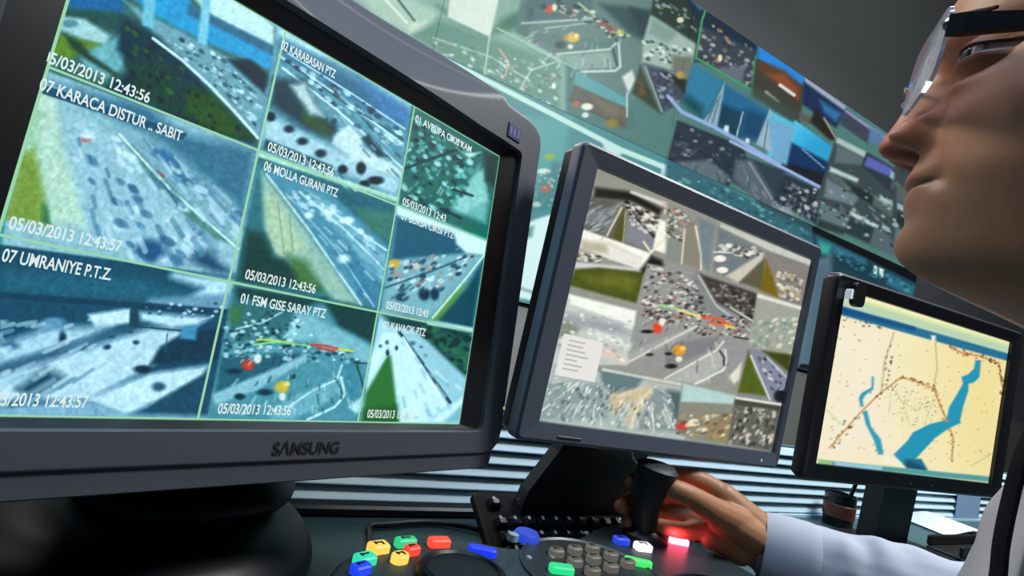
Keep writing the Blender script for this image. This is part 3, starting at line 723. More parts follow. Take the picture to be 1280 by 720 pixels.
PIC_WALL = compile_ops('''
@ 400 0 4.237
P 86aea0 6 -900,-600 1300,-600 1300,900 -900,0
P a9cbba 10 180,-40 420,-40 620,60 610,150 480,180 330,110
L 3c6a5c 3 400,-20 500,110
L dcefe2 3 330,-20 460,120
P c4dccb 6 480,120 620,110 600,160 470,180
P 4a7a68 10 620,30 690,70 880,190 1050,150 1100,40 960,100 890,200 700,100
P 5f8f80 10 480,190 620,100 900,200 1270,330 1270,600 900,440
P d6e8dc 3 690,-20 945,-20 942,20 900,197 675,90
L a0c8b4 2 600,200 900,300 1100,420
L b0d2c0 2 900,180 870,400
L c0a890 2.4 950,260 1000,330 980,400
L a8c8b0 2.4 1060,470 1120,370 1270,320
C 1 70 1.80 1.6 30 c8dcd0/4a7466/b49a84/8fb4a4/e2f0e8 500,190 1270,330 1270,580 800,390
E f0f8f4 .4 1238,455 14,20
L 4fc07a 2 1100,-20 1080,70 1060,160
L 9cd0b4 2 940,150 1270,320
P 4f8f93 4 520,240 1280,590 1280,900 900,540
@ 640 0 4.8
P 5f7f7a 4 60,-60 860,-60 1110,300 1100,350 720,600 370,410 20,190
P 4a6a6a 8 80,-20 480,-20 500,110 90,130
L 9fb8ae 3 60,140 450,115 500,100
L 8fb0a4 2.5 200,170 440,140
P 557872 5 100,190 620,250 590,300 270,320
L b0ccc0 3 270,325 590,295 640,240
L b8d4c8 3 420,430 620,425 650,400 640,250
P 83a49a 4 280,335 590,310 620,400 400,420
L 2f4a48 2.5 605,290 630,390
E d8b84a .4 365,225 48,38
E f0d88a .5 385,215 22,18
E b89038 .5 325,225 20,24
E 24403e .6 290,270 44,30
E dcd8c8 .5 350,280 22,20
E b8543c .4 220,55 36,34
E e8dcd0 .5 255,45 20,30
E 2a4644 .6 190,40 26,22
L b85040 3 495,105 540,130 610,175
L 9c4438 2.6 520,140 600,180
E a8b83c .4 650,195 34,26
C 2 84 1.65 1.5 10 28423e/d4e2da/3a5650/c8a08c/8fb0a0/1e3432 260,-20 480,60 700,210 640,260 480,150 260,60
L a8c49c 2.4 400,20 500,100
P 2c4a4c 8 520,20 830,60 800,250 700,200
P 253c44 6 700,40 840,80 800,240
P cfe0d6 4 660,460 720,420 740,480 700,560
L 8fb8a6 2.5 0,200 380,410
P 58a0a4 3 385,420 690,590 690,650 370,505
P 5c5a50 4 370,510 690,650 680,780 340,600
P 6f6c58 8 480,580 690,660 690,720 560,680
E e4ecdc .4 450,640 44,26
E b06a5c .4 385,625 30,22
E cfe2d8 .4 440,690 26,20
E 8a7a34 .5 600,740 50,36
L bcd8cc 2 690,560 690,700
P 2b3a20 5 770,390 890,680 720,560
P 6c4c20 8 770,470 800,560 760,570
P 3a4654 6 800,390 920,420 1060,560 960,640 900,680
L 9ca8a8 2 800,400 900,670
P 1c2018 5 900,430 1050,480 1040,560
C 3 42 1.80 1.5 40 6a7484/2a3440/a8b4bc/1c2630 830,420 960,440 1010,620 920,660
P 9db6ac 4 830,90 1110,270 1090,370 960,420 780,370 790,230
P 7f9c94 6 840,110 1000,200 930,260 820,200
C 4 56 1.80 1.6 25 d6e4dc/44605c/b4ccc0/2c4844/e8f2ec 790,240 1090,300 1060,380 800,360
P 6c7468 6 960,330 1090,340 1060,480 960,430
E b49a50 .5 1010,450 30,30
P 24342e 4 860,-60 1110,-60 1180,90 1110,260 830,80
C 5 42 1.80 1.5 30 5a7a6c/2a4038/a0b8a4/1c302c/80a08c 860,-20 1170,80 1100,240 870,80
E d8dcb0 .4 1010,120 26,22
@ 840 0 4
P 16283a 4 60,-20 170,-20 430,230 410,310 110,310 130,130
P 3a78a0 5 60,-40 130,-40 190,40 140,50
P 36404a 6 150,130 420,250 400,430 120,300
C 6 70 1.80 1.5 30 6a7480/20283a/9aa0a4/b08a70/3a4650/c4ccd0 150,80 420,250 400,440 130,290
P 606a78 5 210,340 370,330 350,410 260,380
L 48a868 2.4 180,20 150,100 120,290
L 3aa060 2.4 120,290 400,450 420,280
L 6ab87c 2 170,30 430,220
E e8d8b8 .4 240,290 14,22
# blue bridge picture
G 1f74a4 0c4a50 100,330 300,480 100,330 260,410 240,500 200,640 60,500
P 2a7a9c 5 110,320 260,410 160,600 60,500
P 0d4a54 10 70,470 160,530 150,600 50,510
P 1f6690 6 260,420 500,560 450,720 210,640
P 134468 10 370,540 470,580 440,700 340,680
P 0e3c50 8 250,520 360,560 330,700 220,620
P 5fc0e4 6 490,550 640,620 600,740 470,800 500,600
P 8aa8b8 3 262,410 262,440 225,640 150,610 190,560
P 98b4c4 3 490,540 500,560 495,760 420,720 460,620
L 244858 1 240,480 200,620
L 244858 1 225,500 175,610
L 2c5060 1 480,600 460,740
L b8d4e0 1.5 355,560 320,690
P cfe0ec 2 265,625 285,630 282,670 255,655
P cfe0ec 2 370,690 388,695 385,720 365,712
L 94aee0 4.5 -20,480 50,560 200,630 330,700 480,790 700,900
P 22385c 4 580,700 830,850 800,960 540,850
# sky picture top right
P 3c3c34 4 430,230 665,390 640,620 400,440
P 2484d8 4 432,225 668,385 655,430 425,290
P 5a3c2a 6 430,300 560,350 650,430 640,500 520,420 430,350
P 8a4a2a 6 480,370 560,370 630,450 630,500 540,420
L d8dcd4 4 540,425 610,475
L 8a9490 4 470,460 530,510
P 3a4a40 6 400,430 620,560 610,620 400,480
P 5a5a52 5 640,560 700,590 690,620 630,600
# small pictures to the right
P a0a8c0 3 665,385 870,530 860,555 665,410
P 1c2c50 4 660,410 870,560 820,640 650,520
P 2f6fa0 6 740,500 850,570 820,610 760,560
P 241e18 5 720,540 830,700 790,700 690,610
L a0a090 2 760,590 830,710
P 3c4450 3 868,545 1010,640 980,720 840,620
P 8a90b4 2 868,545 1100,700 1090,720 865,560
P 5878a0 5 990,640 1060,670 1040,720 980,710
@ 820 140 3
G 4ac0ec 2a9ed0 540,40 600,130 520,30 660,130 640,190 500,120
P 54bcdc 5 430,10 540,50 510,110 430,60
P 10305c 4 500,110 650,190 640,240 480,200
P 141c22 5 480,190 640,230 630,290 470,210
L 90a4bc 1.5 550,140 630,210
P 6fa8cc 4 420,20 520,60 490,200 440,180
P 202c38 3 80,30 330,130 340,180 270,280 40,190
C 7 56 1.95 1.5 20 4a5664/7a8694/1c2630/a0aab4/38424e 90,40 330,160 270,270 60,180
P 5a6a74 6 60,190 200,180 270,240 260,270 200,280
P 2c3a48 4 290,150 480,220 470,370 280,260
P 54626e 5 300,180 360,180 470,360 390,350 290,250
L 8a98a0 2 350,190 450,350
L 6a7880 2 320,190 380,330
P 26323e 4 480,230 640,300 600,420 440,330
P 8a9aa4 5 440,350 500,360 520,390 460,380
C 8 70 1.95 1.5 20 4c5864/8a949c/1a222c/6a7680/d8e0dc/3a4a44 480,240 630,300 590,410 460,350
L 9cb0e0 4 280,110 420,180 640,295
P 304a56 5 40,200 270,280 590,440 590,480 40,250
P 2d5c68 6 100,270 300,330 590,450 590,500 100,300
C 9 56 1.65 1.6 25 4a808a/1c3c48/6aa0a4/2a5460 80,240 580,450 580,480 80,270
# right mosaic
P 3a484c 3 670,110 790,160 930,240 900,480 600,330 640,210
P 5a6c70 4 680,120 780,170 780,200 670,190
P a8c0b8 3 680,95 790,150 785,172 675,115
P 2c3840 3 790,150 930,230 910,330 770,200
P 5a64b4 4 795,165 890,215 870,240 780,200
P 4a5a64 4 890,220 940,240 920,300 880,290
P 8cb4b4 3 880,220 930,250 925,270 875,245
P 54625e 4 650,220 900,350 880,410 640,290
P 3c4a4c 5 650,250 760,320 900,400 890,440 640,310
P 232c30 4 700,250 820,310 810,350 760,320
P b0ccc4 3 655,205 760,250 755,265 650,222
P b8d4d0 3 730,370 835,425 830,440 725,388
P a0c0c4 3 840,310 920,355 915,375 838,330
P 8fb0b4 3 850,420 900,450 895,465 845,436
P 5e7478 4 615,340 720,390 710,450 605,410
P 2c3a38 4 610,400 720,440 700,460 600,430
P 6a7c84 4 640,250 760,320 740,350 630,320
P 2a3840 4 730,390 830,440 810,500 700,450
P 526468 4 820,430 900,480 890,540 800,500
C 10 56 1.65 1.6 28 8fa4a4/2a3638/5a6a6a/b8c8c4/1c2628 620,250 910,330 890,520 610,400
@ 0 0 1
S 1 40 2 9 cfe0d8/35544e/a8c4b8/e4eee8 745,10 650,40 740,30 770,90 690,100
S 2 30 2 8 b4d0c4/3f6a60/dcebe2 470,-40 560,50 640,80 690,120 600,90
S 3 30 1.8 8 8a98a4/26323e/b4c0c8/1a2430 880,170 850,170 920,200 905,250 850,210
S 4 30 1.8 9 8a98a0/2c3a46/b8c4c8 935,190 920,200 960,240 985,265 940,250
S 5 26 1.6 7 9aa8b0/26303a/ccd4d4 1010,220 980,240 1020,260 1010,290 975,265
S 6 40 1.8 8 8fa4a4/2a3638/b8c8c4/46545a 1000,180 1040,200 1110,240 1130,300 1050,270
N 30 4 .15
@ 820 140 3
P 3a464a 3 900,120 1300,330 1300,700 880,480
P 6a7480 3 900,120 1100,230 1095,250 900,150
P 54625e 4 905,270 1100,370 1090,420 900,330
P 9cb8b8 3 905,340 1100,440 1095,458 905,362
P 262f34 4 905,370 1100,470 1090,520 900,420
P 5e7074 4 900,430 1100,540 1090,600 890,500
C 40 42 2.25 1.6 28 8fa4a4/2a3638/5a6a6a/b8c8c4 900,150 1150,280 1140,620 890,480
# strip under the joint
''')
PIC_WALL_LOW = compile_ops('''
@ 620 140 2.768
P 4a8c90 6 -300,-300 900,-300 900,900 -300,900
P 57a0a0 12 60,20 260,20 230,200 60,260
L bfe8df 6.5 -230,-210 200,10 430,130 580,190
P bfe4e4 5 365,95 440,140 420,160 380,150
P bfe8e8 4 575,180 590,185 580,230 570,228
P 3f8284 10 200,170 260,190 220,340 120,340
E 8fb044 .5 185,155 22,16
E cfe8e0 .5 165,205 30,12
E b0d0c8 .5 235,198 18,8
E a06a50 .5 170,265 24,20
E a8c8c0 .5 140,320 22,12
E a87058 .5 235,270 16,14
C 2 42 1.20 1.4 20 b0d0c4/6aa09c/a08070/8fc0b8 140,200 240,180 200,330 120,330
P d2f2f0 4 90,395 140,370 235,340 165,660 60,640
P 4f9494 6 100,400 130,395 125,430 100,440
P 57989a 8 190,400 240,380 215,480 180,450
P 8ab0ac 3 70,600 165,630 163,640 68,612
@ 820 140 3
P 2f6470 6 40,160 640,480 640,560 40,300
C 9 84 1.80 1.7 25 4a8c94/1c4450/6ab0b0/2a5c6a/3a7480 40,190 600,440 590,520 60,290
@ 980 280 3.6
P 07090c 2 128,-40 700,250 700,320 128,38
P 1c3c48 4 130,40 600,270 600,420 130,420
P 2f7f88 6 150,60 220,90 210,140 150,110
P 3aa890 6 165,90 205,100 195,140 165,130
P 2f6a88 6 220,90 370,160 370,200 220,130
P 173848 5 240,130 420,210 420,270 240,180
P d0ece8 1.5 405,185 420,192 418,230 402,222
P d0ece8 1.5 428,195 450,205 446,240 428,232
P 2a6a80 5 470,220 590,280 580,330 460,270
C 3 50 1.50 1.8 25 2a7484/163440/4a9ca4/1c5060 230,120 590,280 580,320 240,170
P 56707f 8 100,170 215,140 170,640 60,640
P 4f6878 8 150,180 215,190 160,640 90,640
P 2f4452 4 -100,640 200,650 150,1100 -100,1100
L 0c1418 6 80,640 130,646
''')
# ------------------------------------------------------------------ materials used
M_ = {
 'plaster': mat('wall_plaster', '#77797a', .85, spec=.2, var=.05, bscale=4, bump=.05),
 'floor': mat('floor_vinyl', '#3c4148', .6, var=.08, bscale=9),
 'ceiling': mat('ceiling_paint', '#6e7274', .9, spec=.2, var=.04),
 'desk': mat('desk_laminate', '#2e4a4e', .38, spec=.5, var=.10, bscale=40, bump=.02),
 'black': mat('black_plastic', '#0b0c0f', .42, var=.06, bscale=60),
 'gloss': mat('gloss_black_plastic', '#05080d', .42, spec=.3),
 'slat': mat('slat_metal', '#b9d3de', .42, metal=.0, var=.03, bscale=20),
 'slat_back': mat('slat_groove', '#37505c', .6, var=.05),
 'grey': mat('grey_plastic', '#46484e', .5, spec=.35, var=.03, bscale=50),
 'greyblue': mat('blue_grey_plastic', '#4f545f', .45, spec=.4, var=.03, bscale=50),
 'silver': mat('silver_plastic', '#85838b', .5, metal=.0, spec=.3, var=.03),
 'panel': mat('panel_frame', '#15181b', .5),
 'wallpanel': mat('low_wall_panel', '#85867f', .7, var=.05, bscale=6),
 'pic': picture_mat('screen_picture'),
 'letter': mat('dark_lettering', '#15161a', .5),
 'caption': glow('caption_white', '#dff0ee', .95),
}
Z0 = np.array([0, 0, 1.])
DD = nrm([.886, .464, 0]); DN = np.array([DD[1], -DD[0], 0])
DESKZ = .765
WALL = Frame(CAM - 2.4 * DN, DD, Z0)          # face of the video wall
SLAT = Frame((0, .70, DESKZ), DD, Z0)         # face of the slatted rail behind the monitors
# ------------------------------------------------------------------ room
def slab(name, fr, x0, x1, y0, y1, n0, n1, m):
    o = MB().box(fr, x0, x1, y0, y1, n0, n1).build(name, m); return struct(o)
FLOOR = Frame((0, 0, 0), DD, np.array([-DN[0], -DN[1], 0]))
slab('floor', FLOOR, -4, 9.5, -2.2, 2.7, -.1, 0, M_['floor'])
slab('ceiling', FLOOR, -4, 9.5, -2.2, 2.7, 6.3, 6.4, M_['ceiling'])
slab('wall_back', WALL, -4, 9.5, -1.0, 5.3, -.30, -.18, M_['plaster'])
slab('wall_left', Frame(WALL(-4, 0, 0), -DN, Z0), -.3, 4.6, -1, 5.3, -.12, 0, M_['plaster'])
slab('wall_right', Frame(WALL(9.5, 0, 0), DN, Z0), -4.6, .3, -1, 5.3, -.12, 0, M_['plaster'])
slab('baseboard_back', WALL, -4, 9.5, -1.0, -.88, -.18, -.165, M_['wallpanel'])
slab('trim_1', WALL, -1.2, 9.4, -.88, .16, -.18, -.03, M_['wallpanel'])       # low wall the video wall stands on
# ------------------------------------------------------------------ video wall: eight display panels
def uvrect(fr, tl, br, n=0.):
    a = fr.loc(*tl, n); b = fr.loc(*br, n); return a[0], b[0], b[1], a[1]
WT = [((537, -60), (640, 140)), ((642, -20), (712, 86)), ((716, 86), (790, 163)), ((776, 130), (848, 205)), ((790, 76), (870, 145)), ((802, 16), (874, 84)),
      ((866, 5), (945, 108)), ((858, 72), (905, 165)), ((905, 103), (966, 190)), ((964, 136), (1040, 232)), ((948, 58), (1006, 150)), ((1003, 100), (1056, 165)), ((1056, 136), (1094, 180)),
      ((846, 150), (932, 218)), ((915, 188), (980, 262)), ((978, 210), (1026, 280)), ((1040, 165), (1080, 208)), ((1080, 190), (1130, 236)), ((1036, 208), (1085, 250)), ((1085, 236), (1130, 275)),
      ((1022, 246), (1062, 292)), ((1062, 262), (1100, 318)), ((1100, 288), (1140, 330))]
SC = [-.97, .58, 2.13, 3.68, 5.23]
RZ = [(.17, 1.2445), (1.2455, 2.276)]
PLAB = {(1, 0): 'video wall panel at upper left with pale aerial road pictures', (1, 1): 'upper video wall panel with toll plaza picture and yellow truck',
        (1, 2): 'upper video wall panel with blue cable bridge pictures', (1, 3): 'upper video wall panel with small mosaic beside man\'s nose',
        (0, 1): 'lower video wall panel with teal city map and white sea', (0, 2): 'lower video wall panel mostly hidden behind the middle monitor',
        (0, 3): 'dim lower video wall panel behind the map monitor', (0, 0): 'lower video wall panel hidden behind the large monitor'}
def video_wall():
    for row in (0, 1):
        for c in range(4):
            a0, a1 = SC[c] + .0006, SC[c + 1] - .0006; b0, b1 = RZ[row]; b0 += .0004; b1 -= .0004
            t = empty('display_panel', WALL((a0 + a1) / 2, b0 if row else b0, -.1), PLAB[row, c], 'display', 'video wall panels')
            MB().box(WALL, a0, a1, b0, b1, -.16, -.004).build('housing', M_['panel'], t)
            ops, base = (PIC_WALL, '4d7a74') if row else (PIC_WALL_LOW, '2c4650')
            scr = picture('screen', WALL, a0 + .0002, a1 - .0002, b0 + .0002, b1 - .0002, -.002, ops, base, M_['pic'], t, 1.6)
            if row:
                for tl, br in WT:
                    x0, x1, y0, y1 = uvrect(WALL, tl, br)
                    x0, x1, y0, y1 = max(x0, a0 + .001), min(x1, a1 - .001), max(y0, b0 + .006), min(y1, b1 - .006)
                    if x1 - x0 < .05 or y1 - y0 < .05: continue
                    picture('camera_feed', WALL, x0, x1, y0, y1, .001, ops, base, M_['pic'], scr, 1.5)
video_wall()
# ------------------------------------------------------------------ desk and slatted rail
def desk():
    t = empty('control_desk', SLAT(.6, -DESKZ, .2), 'long dark control desk under the three monitors', 'desk')
    MB().box(SLAT, -.75, 2.3, -.03, 0, -.06, .46, .004).build('desktop', M_['desk'], t)
    for s in (-.7, .75, 2.2):
        MB().box(SLAT, s, s + .03, -DESKZ, -.03, -.02, .40).build('leg', M_['black'], t)
    MB().box(SLAT, -.67, 2.2, -.45, -.03, -.02, -.005).build('back_panel', M_['black'], t)
desk()
def rail():
    s0, s1 = -.285, 1.95
    t = empty('slat_rail', SLAT((s0 + s1) / 2, 0, -.01), 'pale blue slatted rail standing along the back of the desk', 'rail')
    MB().box(SLAT, s0, s1, .0, .128, -.03, -.016).build('back_panel', M_['slat_back'], t)
    pitch = .0176
    for k in range(7):
        b = .0065 + k * pitch
        prof = [(b, -.016), (b, .0), (b + .001, .0012), (b + .0022, .0012), (b + .0118, -.0040), (b + .0125, -.0060), (b + .0125, -.016)]
        MB().loft([[SLAT(s, y, n) for y, n in prof] for s in (s0, s1)]).build('slat', M_['slat'], t)
    MB().box(SLAT, s0, s1, .0, .005, -.012, .006).build('bottom_lip', M_['slat'], t)
rail()
# ------------------------------------------------------------------ left monitor: big tube monitor
A = Frame((-.139, .3716, 1.04), (.6746, .7381, -.008), (-.0605, .0662, .996))
def ring_interp(p, q, t): return [((1 - t) * a[0] + t * b[0], (1 - t) * a[1] + t * b[1]) for a, b in zip(p, q)]
def dense(loop, m=6):
    P = np.array(loop); out = []
    for i in range(len(P)):
        a, b = P[i], P[(i + 1) % len(P)]; k = max(1, int(np.linalg.norm(b - a) / .006)); out += [a + (b - a) * j / k for j in range(k)]
    return out
def left_monitor():
    base = A(-.11, 0, -.13); base[2] = DESKZ
    t = empty('tube_monitor', base, 'largest grey monitor at left showing nine traffic camera pictures', 'monitor')
    # front bezel, subdivided so its top rolls backwards in a broad arch
    L = [rrect(-.181, .181, -.1335, .1390, .004, 3), rrect(-.2125, .2125, -.1560, .182, .020, 3)]
    n = 420
    def resample(loop):
        P = np.array(loop + [loop[0]]); s = np.r_[0, np.cumsum(np.hypot(*np.diff(P, axis=0).T))]; 
        return np.c_[np.interp(np.linspace(0, s[-1], n, endpoint=False), s, P[:, 0]), np.interp(np.linspace(0, s[-1], n, endpoint=False), s, P[:, 1])]
    ang = np.linspace(0, 2 * math.pi, n, endpoint=False)
    def by_angle(loop):
        P = np.array(dense(loop)); th = np.arctan2(P[:, 1] - .005, P[:, 0]) % (2 * math.pi); o = np.argsort(th); P = P[o]; th = th[o]
        return np.c_[np.interp(ang, np.r_[th[-1] - 2 * math.pi, th, th[0] + 2 * math.pi], np.r_[P[-1, 0], P[:, 0], P[0, 0]]), np.interp(ang, np.r_[th[-1] - 2 * math.pi, th, th[0] + 2 * math.pi], np.r_[P[-1, 1], P[:, 1], P[0, 1]])]
    I, O = by_angle(L[0]), by_angle(L[1])
    O[:, 1] += np.where(O[:, 1] > .12, .034 * np.clip(1 - (np.abs(O[:, 0]) / .158) ** 3, 0, 1), 0)
    def drop(P):
        ye = .1392 + .037 * np.clip(np.abs(P[:, 0]) / .13, 0, 1.3) ** 1.8
        return -.70 * np.maximum(0, P[:, 1] - ye) - .0018 * np.exp(-((P[:, 1] - .192 + .05 * np.abs(P[:, 0])) / .0024) ** 2) * (P[:, 1] > ye + .002)
    loops = [np.c_[I, np.full(n, .004)]]
    for k in range(0, 37):
        f = k / 36; P = I * (1 - f) + O * f
        if k == 0: loops.append(np.c_[I + (O - I) * .06, np.full(n, .010)]); continue
        if f <= .08: continue
        z = .010 + drop(P); z -= .006 * max(0, (f - .86) / .14) ** 2
        loops.append(np.c_[P, z])
    z = drop(O)
    loops.append(np.c_[O * 1.008, -.012 + z]); loops.append(np.c_[O * 1.008, np.full(n, -.072)]); loops.append(np.c_[O * .97, np.full(n, -.078)])
    MB().loft([A.arr(l) for l in loops], False, True).build('bezel', M_['grey'], t, True)
    # chin strip below the crease
    lo = [[A(a, b, k) for a, b in rrect(x0, x1, y0, y1, .008, 3)] for x0, x1, y0, y1, k in ((-.201, .201, -.1672, -.150, .0078), (-.2035, .2035, -.1685, -.150, .0055), (-.204, .204, -.1685, -.150, -.045))]
    MB().loft(lo).build('chin_strip', M_['grey'], t, True)
    # dark mask around the glass
    q = [(-.1635, -.1310, .1310, .1635), None]
    lo = [[A(a, b, k) for a, b in rrect(x0, x1, y0, y1, .002, 2)] for x0, x1, y0, y1, k in ((-.1625, .1625, -.1300, .1300, -.002), (-.1625, .1625, -.1300, .1300, .0005), (-.1815, .1815, -.1340, .1395, .006), (-.1815, .1815, -.1340, .1395, -.004))]
    MB().loft(lo, False, False).build('screen_mask', mat('screen_mask_black', '#07080d', .3), t)
    # tube housing behind
    lo = [[A(a, b, k) for a, b in rrect(-w, w, y0, y1, .03, 4)] for w, y0, y1, k in ((.200, -.145, .175, -.074), (.185, -.125, .165, -.10), (.13, -.075, .12, -.18), (.10, -.05, .10, -.26), (.095, -.045, .095, -.29))]
    MB().loft(lo).build('tube_housing', M_['grey'], t, True)
    # swivel foot
    c = np.array([-.247, .428, DESKZ])
    MB().lathe(c, [(0, 0)] + [tuple(q) for q in spline([(.118, .0), (.127, .004), (.131, .010), (.130, .017), (.124, .028), (.112, .040), (.096, .048), (.084, .053), (.07, .056)], 5)] + [(.0, .056)], 96).build('swivel_base', M_['gloss'], t, True)
    MB().lathe(c + [.02, 0.02, .052], [(0, 0)] + [tuple(q) for q in spline([(.070, 0), (.078, .006), (.079, .014), (.072, .024), (.062, .034), (.060, .05)], 5)] + [(.0, .05)], 96).build('swivel_neck', M_['gloss'], t, True)
    MB().lathe(A(.2077, -.1118, .0105), [(0, 0), (.0014, 0), (.0012, .0008), (0, .001)], 12, A.n).build('power_light', glow('power_light', '#d8e09a', .6), t)
    b = MB().box(A, .157, .1755, .147, .162, .0085, .0112, .0006).build('badge', mat('violet_badge', '#262650', .4), t)
    for x, y, s in ((.1605, .1515, 1), (.166, .1505, -1), (.1715, .1515, 1)):
        MB().box(A, x - .0013, x + .0013, y - .001, y + .007, .0112, .0115).build('badge_mark', mat('violet_mark', '#5d5f96', .4), b)
    letters('logo_lettering', 'S\u039bMSUNG', A, -.0117, -.1495, .0480, .0088, .0106, M_['letter'], t, fat=.02)
    scr = MB().box(A, -.1622, .1622, -.1297, .1297, -.004, -.0005).build('screen', glow('grid_glow', '#9fe0b4', .9), t)
    ga = [-.1618, -.0565, .0548, .1618]; gb = [-.1293, -.0445, .0430, .1293]; g = .0007
    base = ['4f8f98'] * 9
    for r in range(3):
        for c_ in range(3):
            picture('camera_feed', A, ga[c_] + g, ga[c_ + 1] - g, gb[r] + g, gb[r + 1] - g, .0, PIC_LEFT, '4f8f98', M_['pic'], scr, 1.4, grade=(1.18, .86, 1.0, 1.04, -.02))
    T = [('05/03/2013 12:43:56', (50, 79), (186, 127)), ('07 KARACA DISTUR .. SABIT', (47, 115), (226, 175)), ('05/03/2013 12:43:57', (9, 286), (150, 316)),
         ('07 UMRANIYE P.T.Z.', (0, 329), (138, 349)), ('05/03/2013 12:43:57', (-34, 503), (107, 513)), ('02 KARABASAN PTZ', (350, 63), (418, 97)), ('05/03/2013 12:43:56', (333, 190), (416, 220)),
         ('06 MOLLA GURANI PTZ', (328, 214), (421, 246)), ('05/03/2013 12:43:56', (305, 349), (393, 367)), ('01 FSM GISE SARAY PTZ', (299, 380), (406, 397)), ('05/03/2013 12:43:56', (271, 516), (362, 520)),
         ('01 AVRUPA CIKIS KAM', (518, 153), (588, 191)), ('05/03/2013 12:43', (502, 256), (556, 278)), ('01 BURSA CIKISI PTZ', (500, 275), (566, 298)), ('05/03/2013 12:43', (481, 387), (534, 396)),
         ('02 KAVACIK PTZ', (477, 413), (531, 419)), ('05/03/2013 12:43:56', (458, 522), (518, 524))]
    for s, p, q in T:
        a = A.loc(*p); b = A.loc(*q)
        if a[0] < -.16: pass
        letters('caption', s, Frame(A(0, 0, 0), A.r * (b[0] - a[0]) + A.u * (b[1] - a[1]), A.u), *[0, 0], 1, 1, 0, M_['caption'], scr) if 0 else letters('caption', s, A, a[0], (a[1] + b[1]) / 2, b[0] - a[0], .0066, .0006, M_['caption'], scr, fat=.018)
left_monitor()
# ------------------------------------------------------------------ flat monitors
B = Frame((.2132, .5867, 1.0473), (.8863, .4629, -.0137), (.0308, -.0295, .9991))
C_ = Frame((.6712, .8213, 1.0336), (.9225, .3858, .0097), (.0015, -.0289, .9996))
def flat_shell(fr, t, x0, x1, y0, y1, sx, sy0, sy1, depth, r, m_front, m_side, m_back):
    R = lambda e, rr: rrect(x0 + e, x1 - e, y0 + e, y1 - e, max(rr, .001), 5)
    inner = rrect(-sx, sx, sy0, sy1, .0008, 5)
    MB().loft([[fr(a, b, n) for a, b in l] for l, n in ((inner, -.003), (inner, .003), (R(.004, r - .003), .005), (R(.001, r), .003))], False, False).build('front_bezel', m_front, t, True)
    MB().loft([[fr(a, b, n) for a, b in l] for l, n in ((R(.001, r), .003), (R(0, r), .001), (R(0, r), -.011), (R(.0015, r), -.012))], False, False).build('edge_band', m_side, t, True)
    MB().loft([[fr(a, b, n) for a, b in l] for l, n in ((R(.0015, r), -.012), (R(.002, r), -depth * .7), (R(.02, r), -depth), (R(.05, r), -depth - .004))], False, True).build('back_cover', m_back, t, True)
def mid_monitor():
    base = B(-.01, 0, -.10); base[2] = DESKZ
    t = empty('flat_monitor', base, 'silver-edged flat monitor in the middle showing a mosaic of road pictures', 'monitor', 'flat monitors on the desk')
    flat_shell(B, t, -.2045, .1905, -.1465, .1470, .1802, -.1270, .1270, .040, .008, M_['greyblue'], M_['silver'], M_['black'])
    scr = picture('screen', B, -.1800, .1800, -.1268, .1268, -.002, PIC_MID, '9a9a94', M_['pic'], t, 1.7, grade=(1.14, 1, 1, .98, -.035))
    R = [((746, 212), (826, 322)), ((828, 256), (888, 342)), ((900, 281), (953, 365)), ((959, 314), (1000, 386)), ((727, 290), (798, 388)), ((711, 368), (783, 458)), ((815, 324), (873, 470)),
         ((876, 345), (940, 404)), ((946, 370), (990, 444)), ((936, 438), (977, 505)), ((690, 452), (846, 542)), ((853, 486), (909, 554)), ((920, 500), (966, 565))]
    for tl, br in R:
        x0, x1, y0, y1 = uvrect(B, tl, br)
        x0, x1, y0, y1 = max(x0, -.179), min(x1, .179), max(y0, -.126), min(y1, .126)
        picture('camera_feed', B, x0, x1, y0, y1, -.0015, PIC_MID, '9a9a94', M_['pic'], scr, 1.35, grade=(1.14, 1, 1, .98, -.035))
    x0, x1, y0, y1 = uvrect(B, (706, 417), (744, 478))
    MB().box(B, x0, x1, y0, y1, -.0012, -.0008).build('dialog_box', glow('dialog_white', '#e6e4e0', 1), scr)
    ln = glow('dialog_line', '#b8b6b4', 1)
    for k in range(7):
        y = y1 - .006 - k * (y1 - y0 - .01) / 6.6; w = (.55, .5, .62, .75, .4, .6, .5)[k]
        MB().box(B, x0 + .007, x0 + .007 + (x1 - x0 - .012) * w, y, y + .0016, -.0008, -.0006).build('dialog_line', ln, scr)
    MB().box(B, -.157, -.128, -.1405, -.1375, .0035, .0052, .0005).build('button_strip', M_['letter'], t)
    MB().box(B, .1535, .1545, -.139, -.136, .004, .0052).build('power_light', glow('power_light_white', '#d0e8f0', .8), t)
    # stand: broad leaning neck on a flat foot
    lo = [[B(a, v, k) for a, k in ((x0, n), (x1, n), (x1, n - .02), (x0, n - .02))] for v, x0, x1, n in ((-.05, -.07, .06, -.045), (-.18, -.077, .064, -.095), (-.232, -.104, .060, -.10), (-.268, -.112, .07, -.10))]
    MB().loft(lo).build('neck', M_['black'], t)
    ft = B(-.02, 0, -.095); ft[2] = DESKZ
    MB().box(Frame(ft, DD, -DN), -.12, .11, -.03, .03, 0, .012, .004).build('foot', M_['black'], t)
mid_monitor()
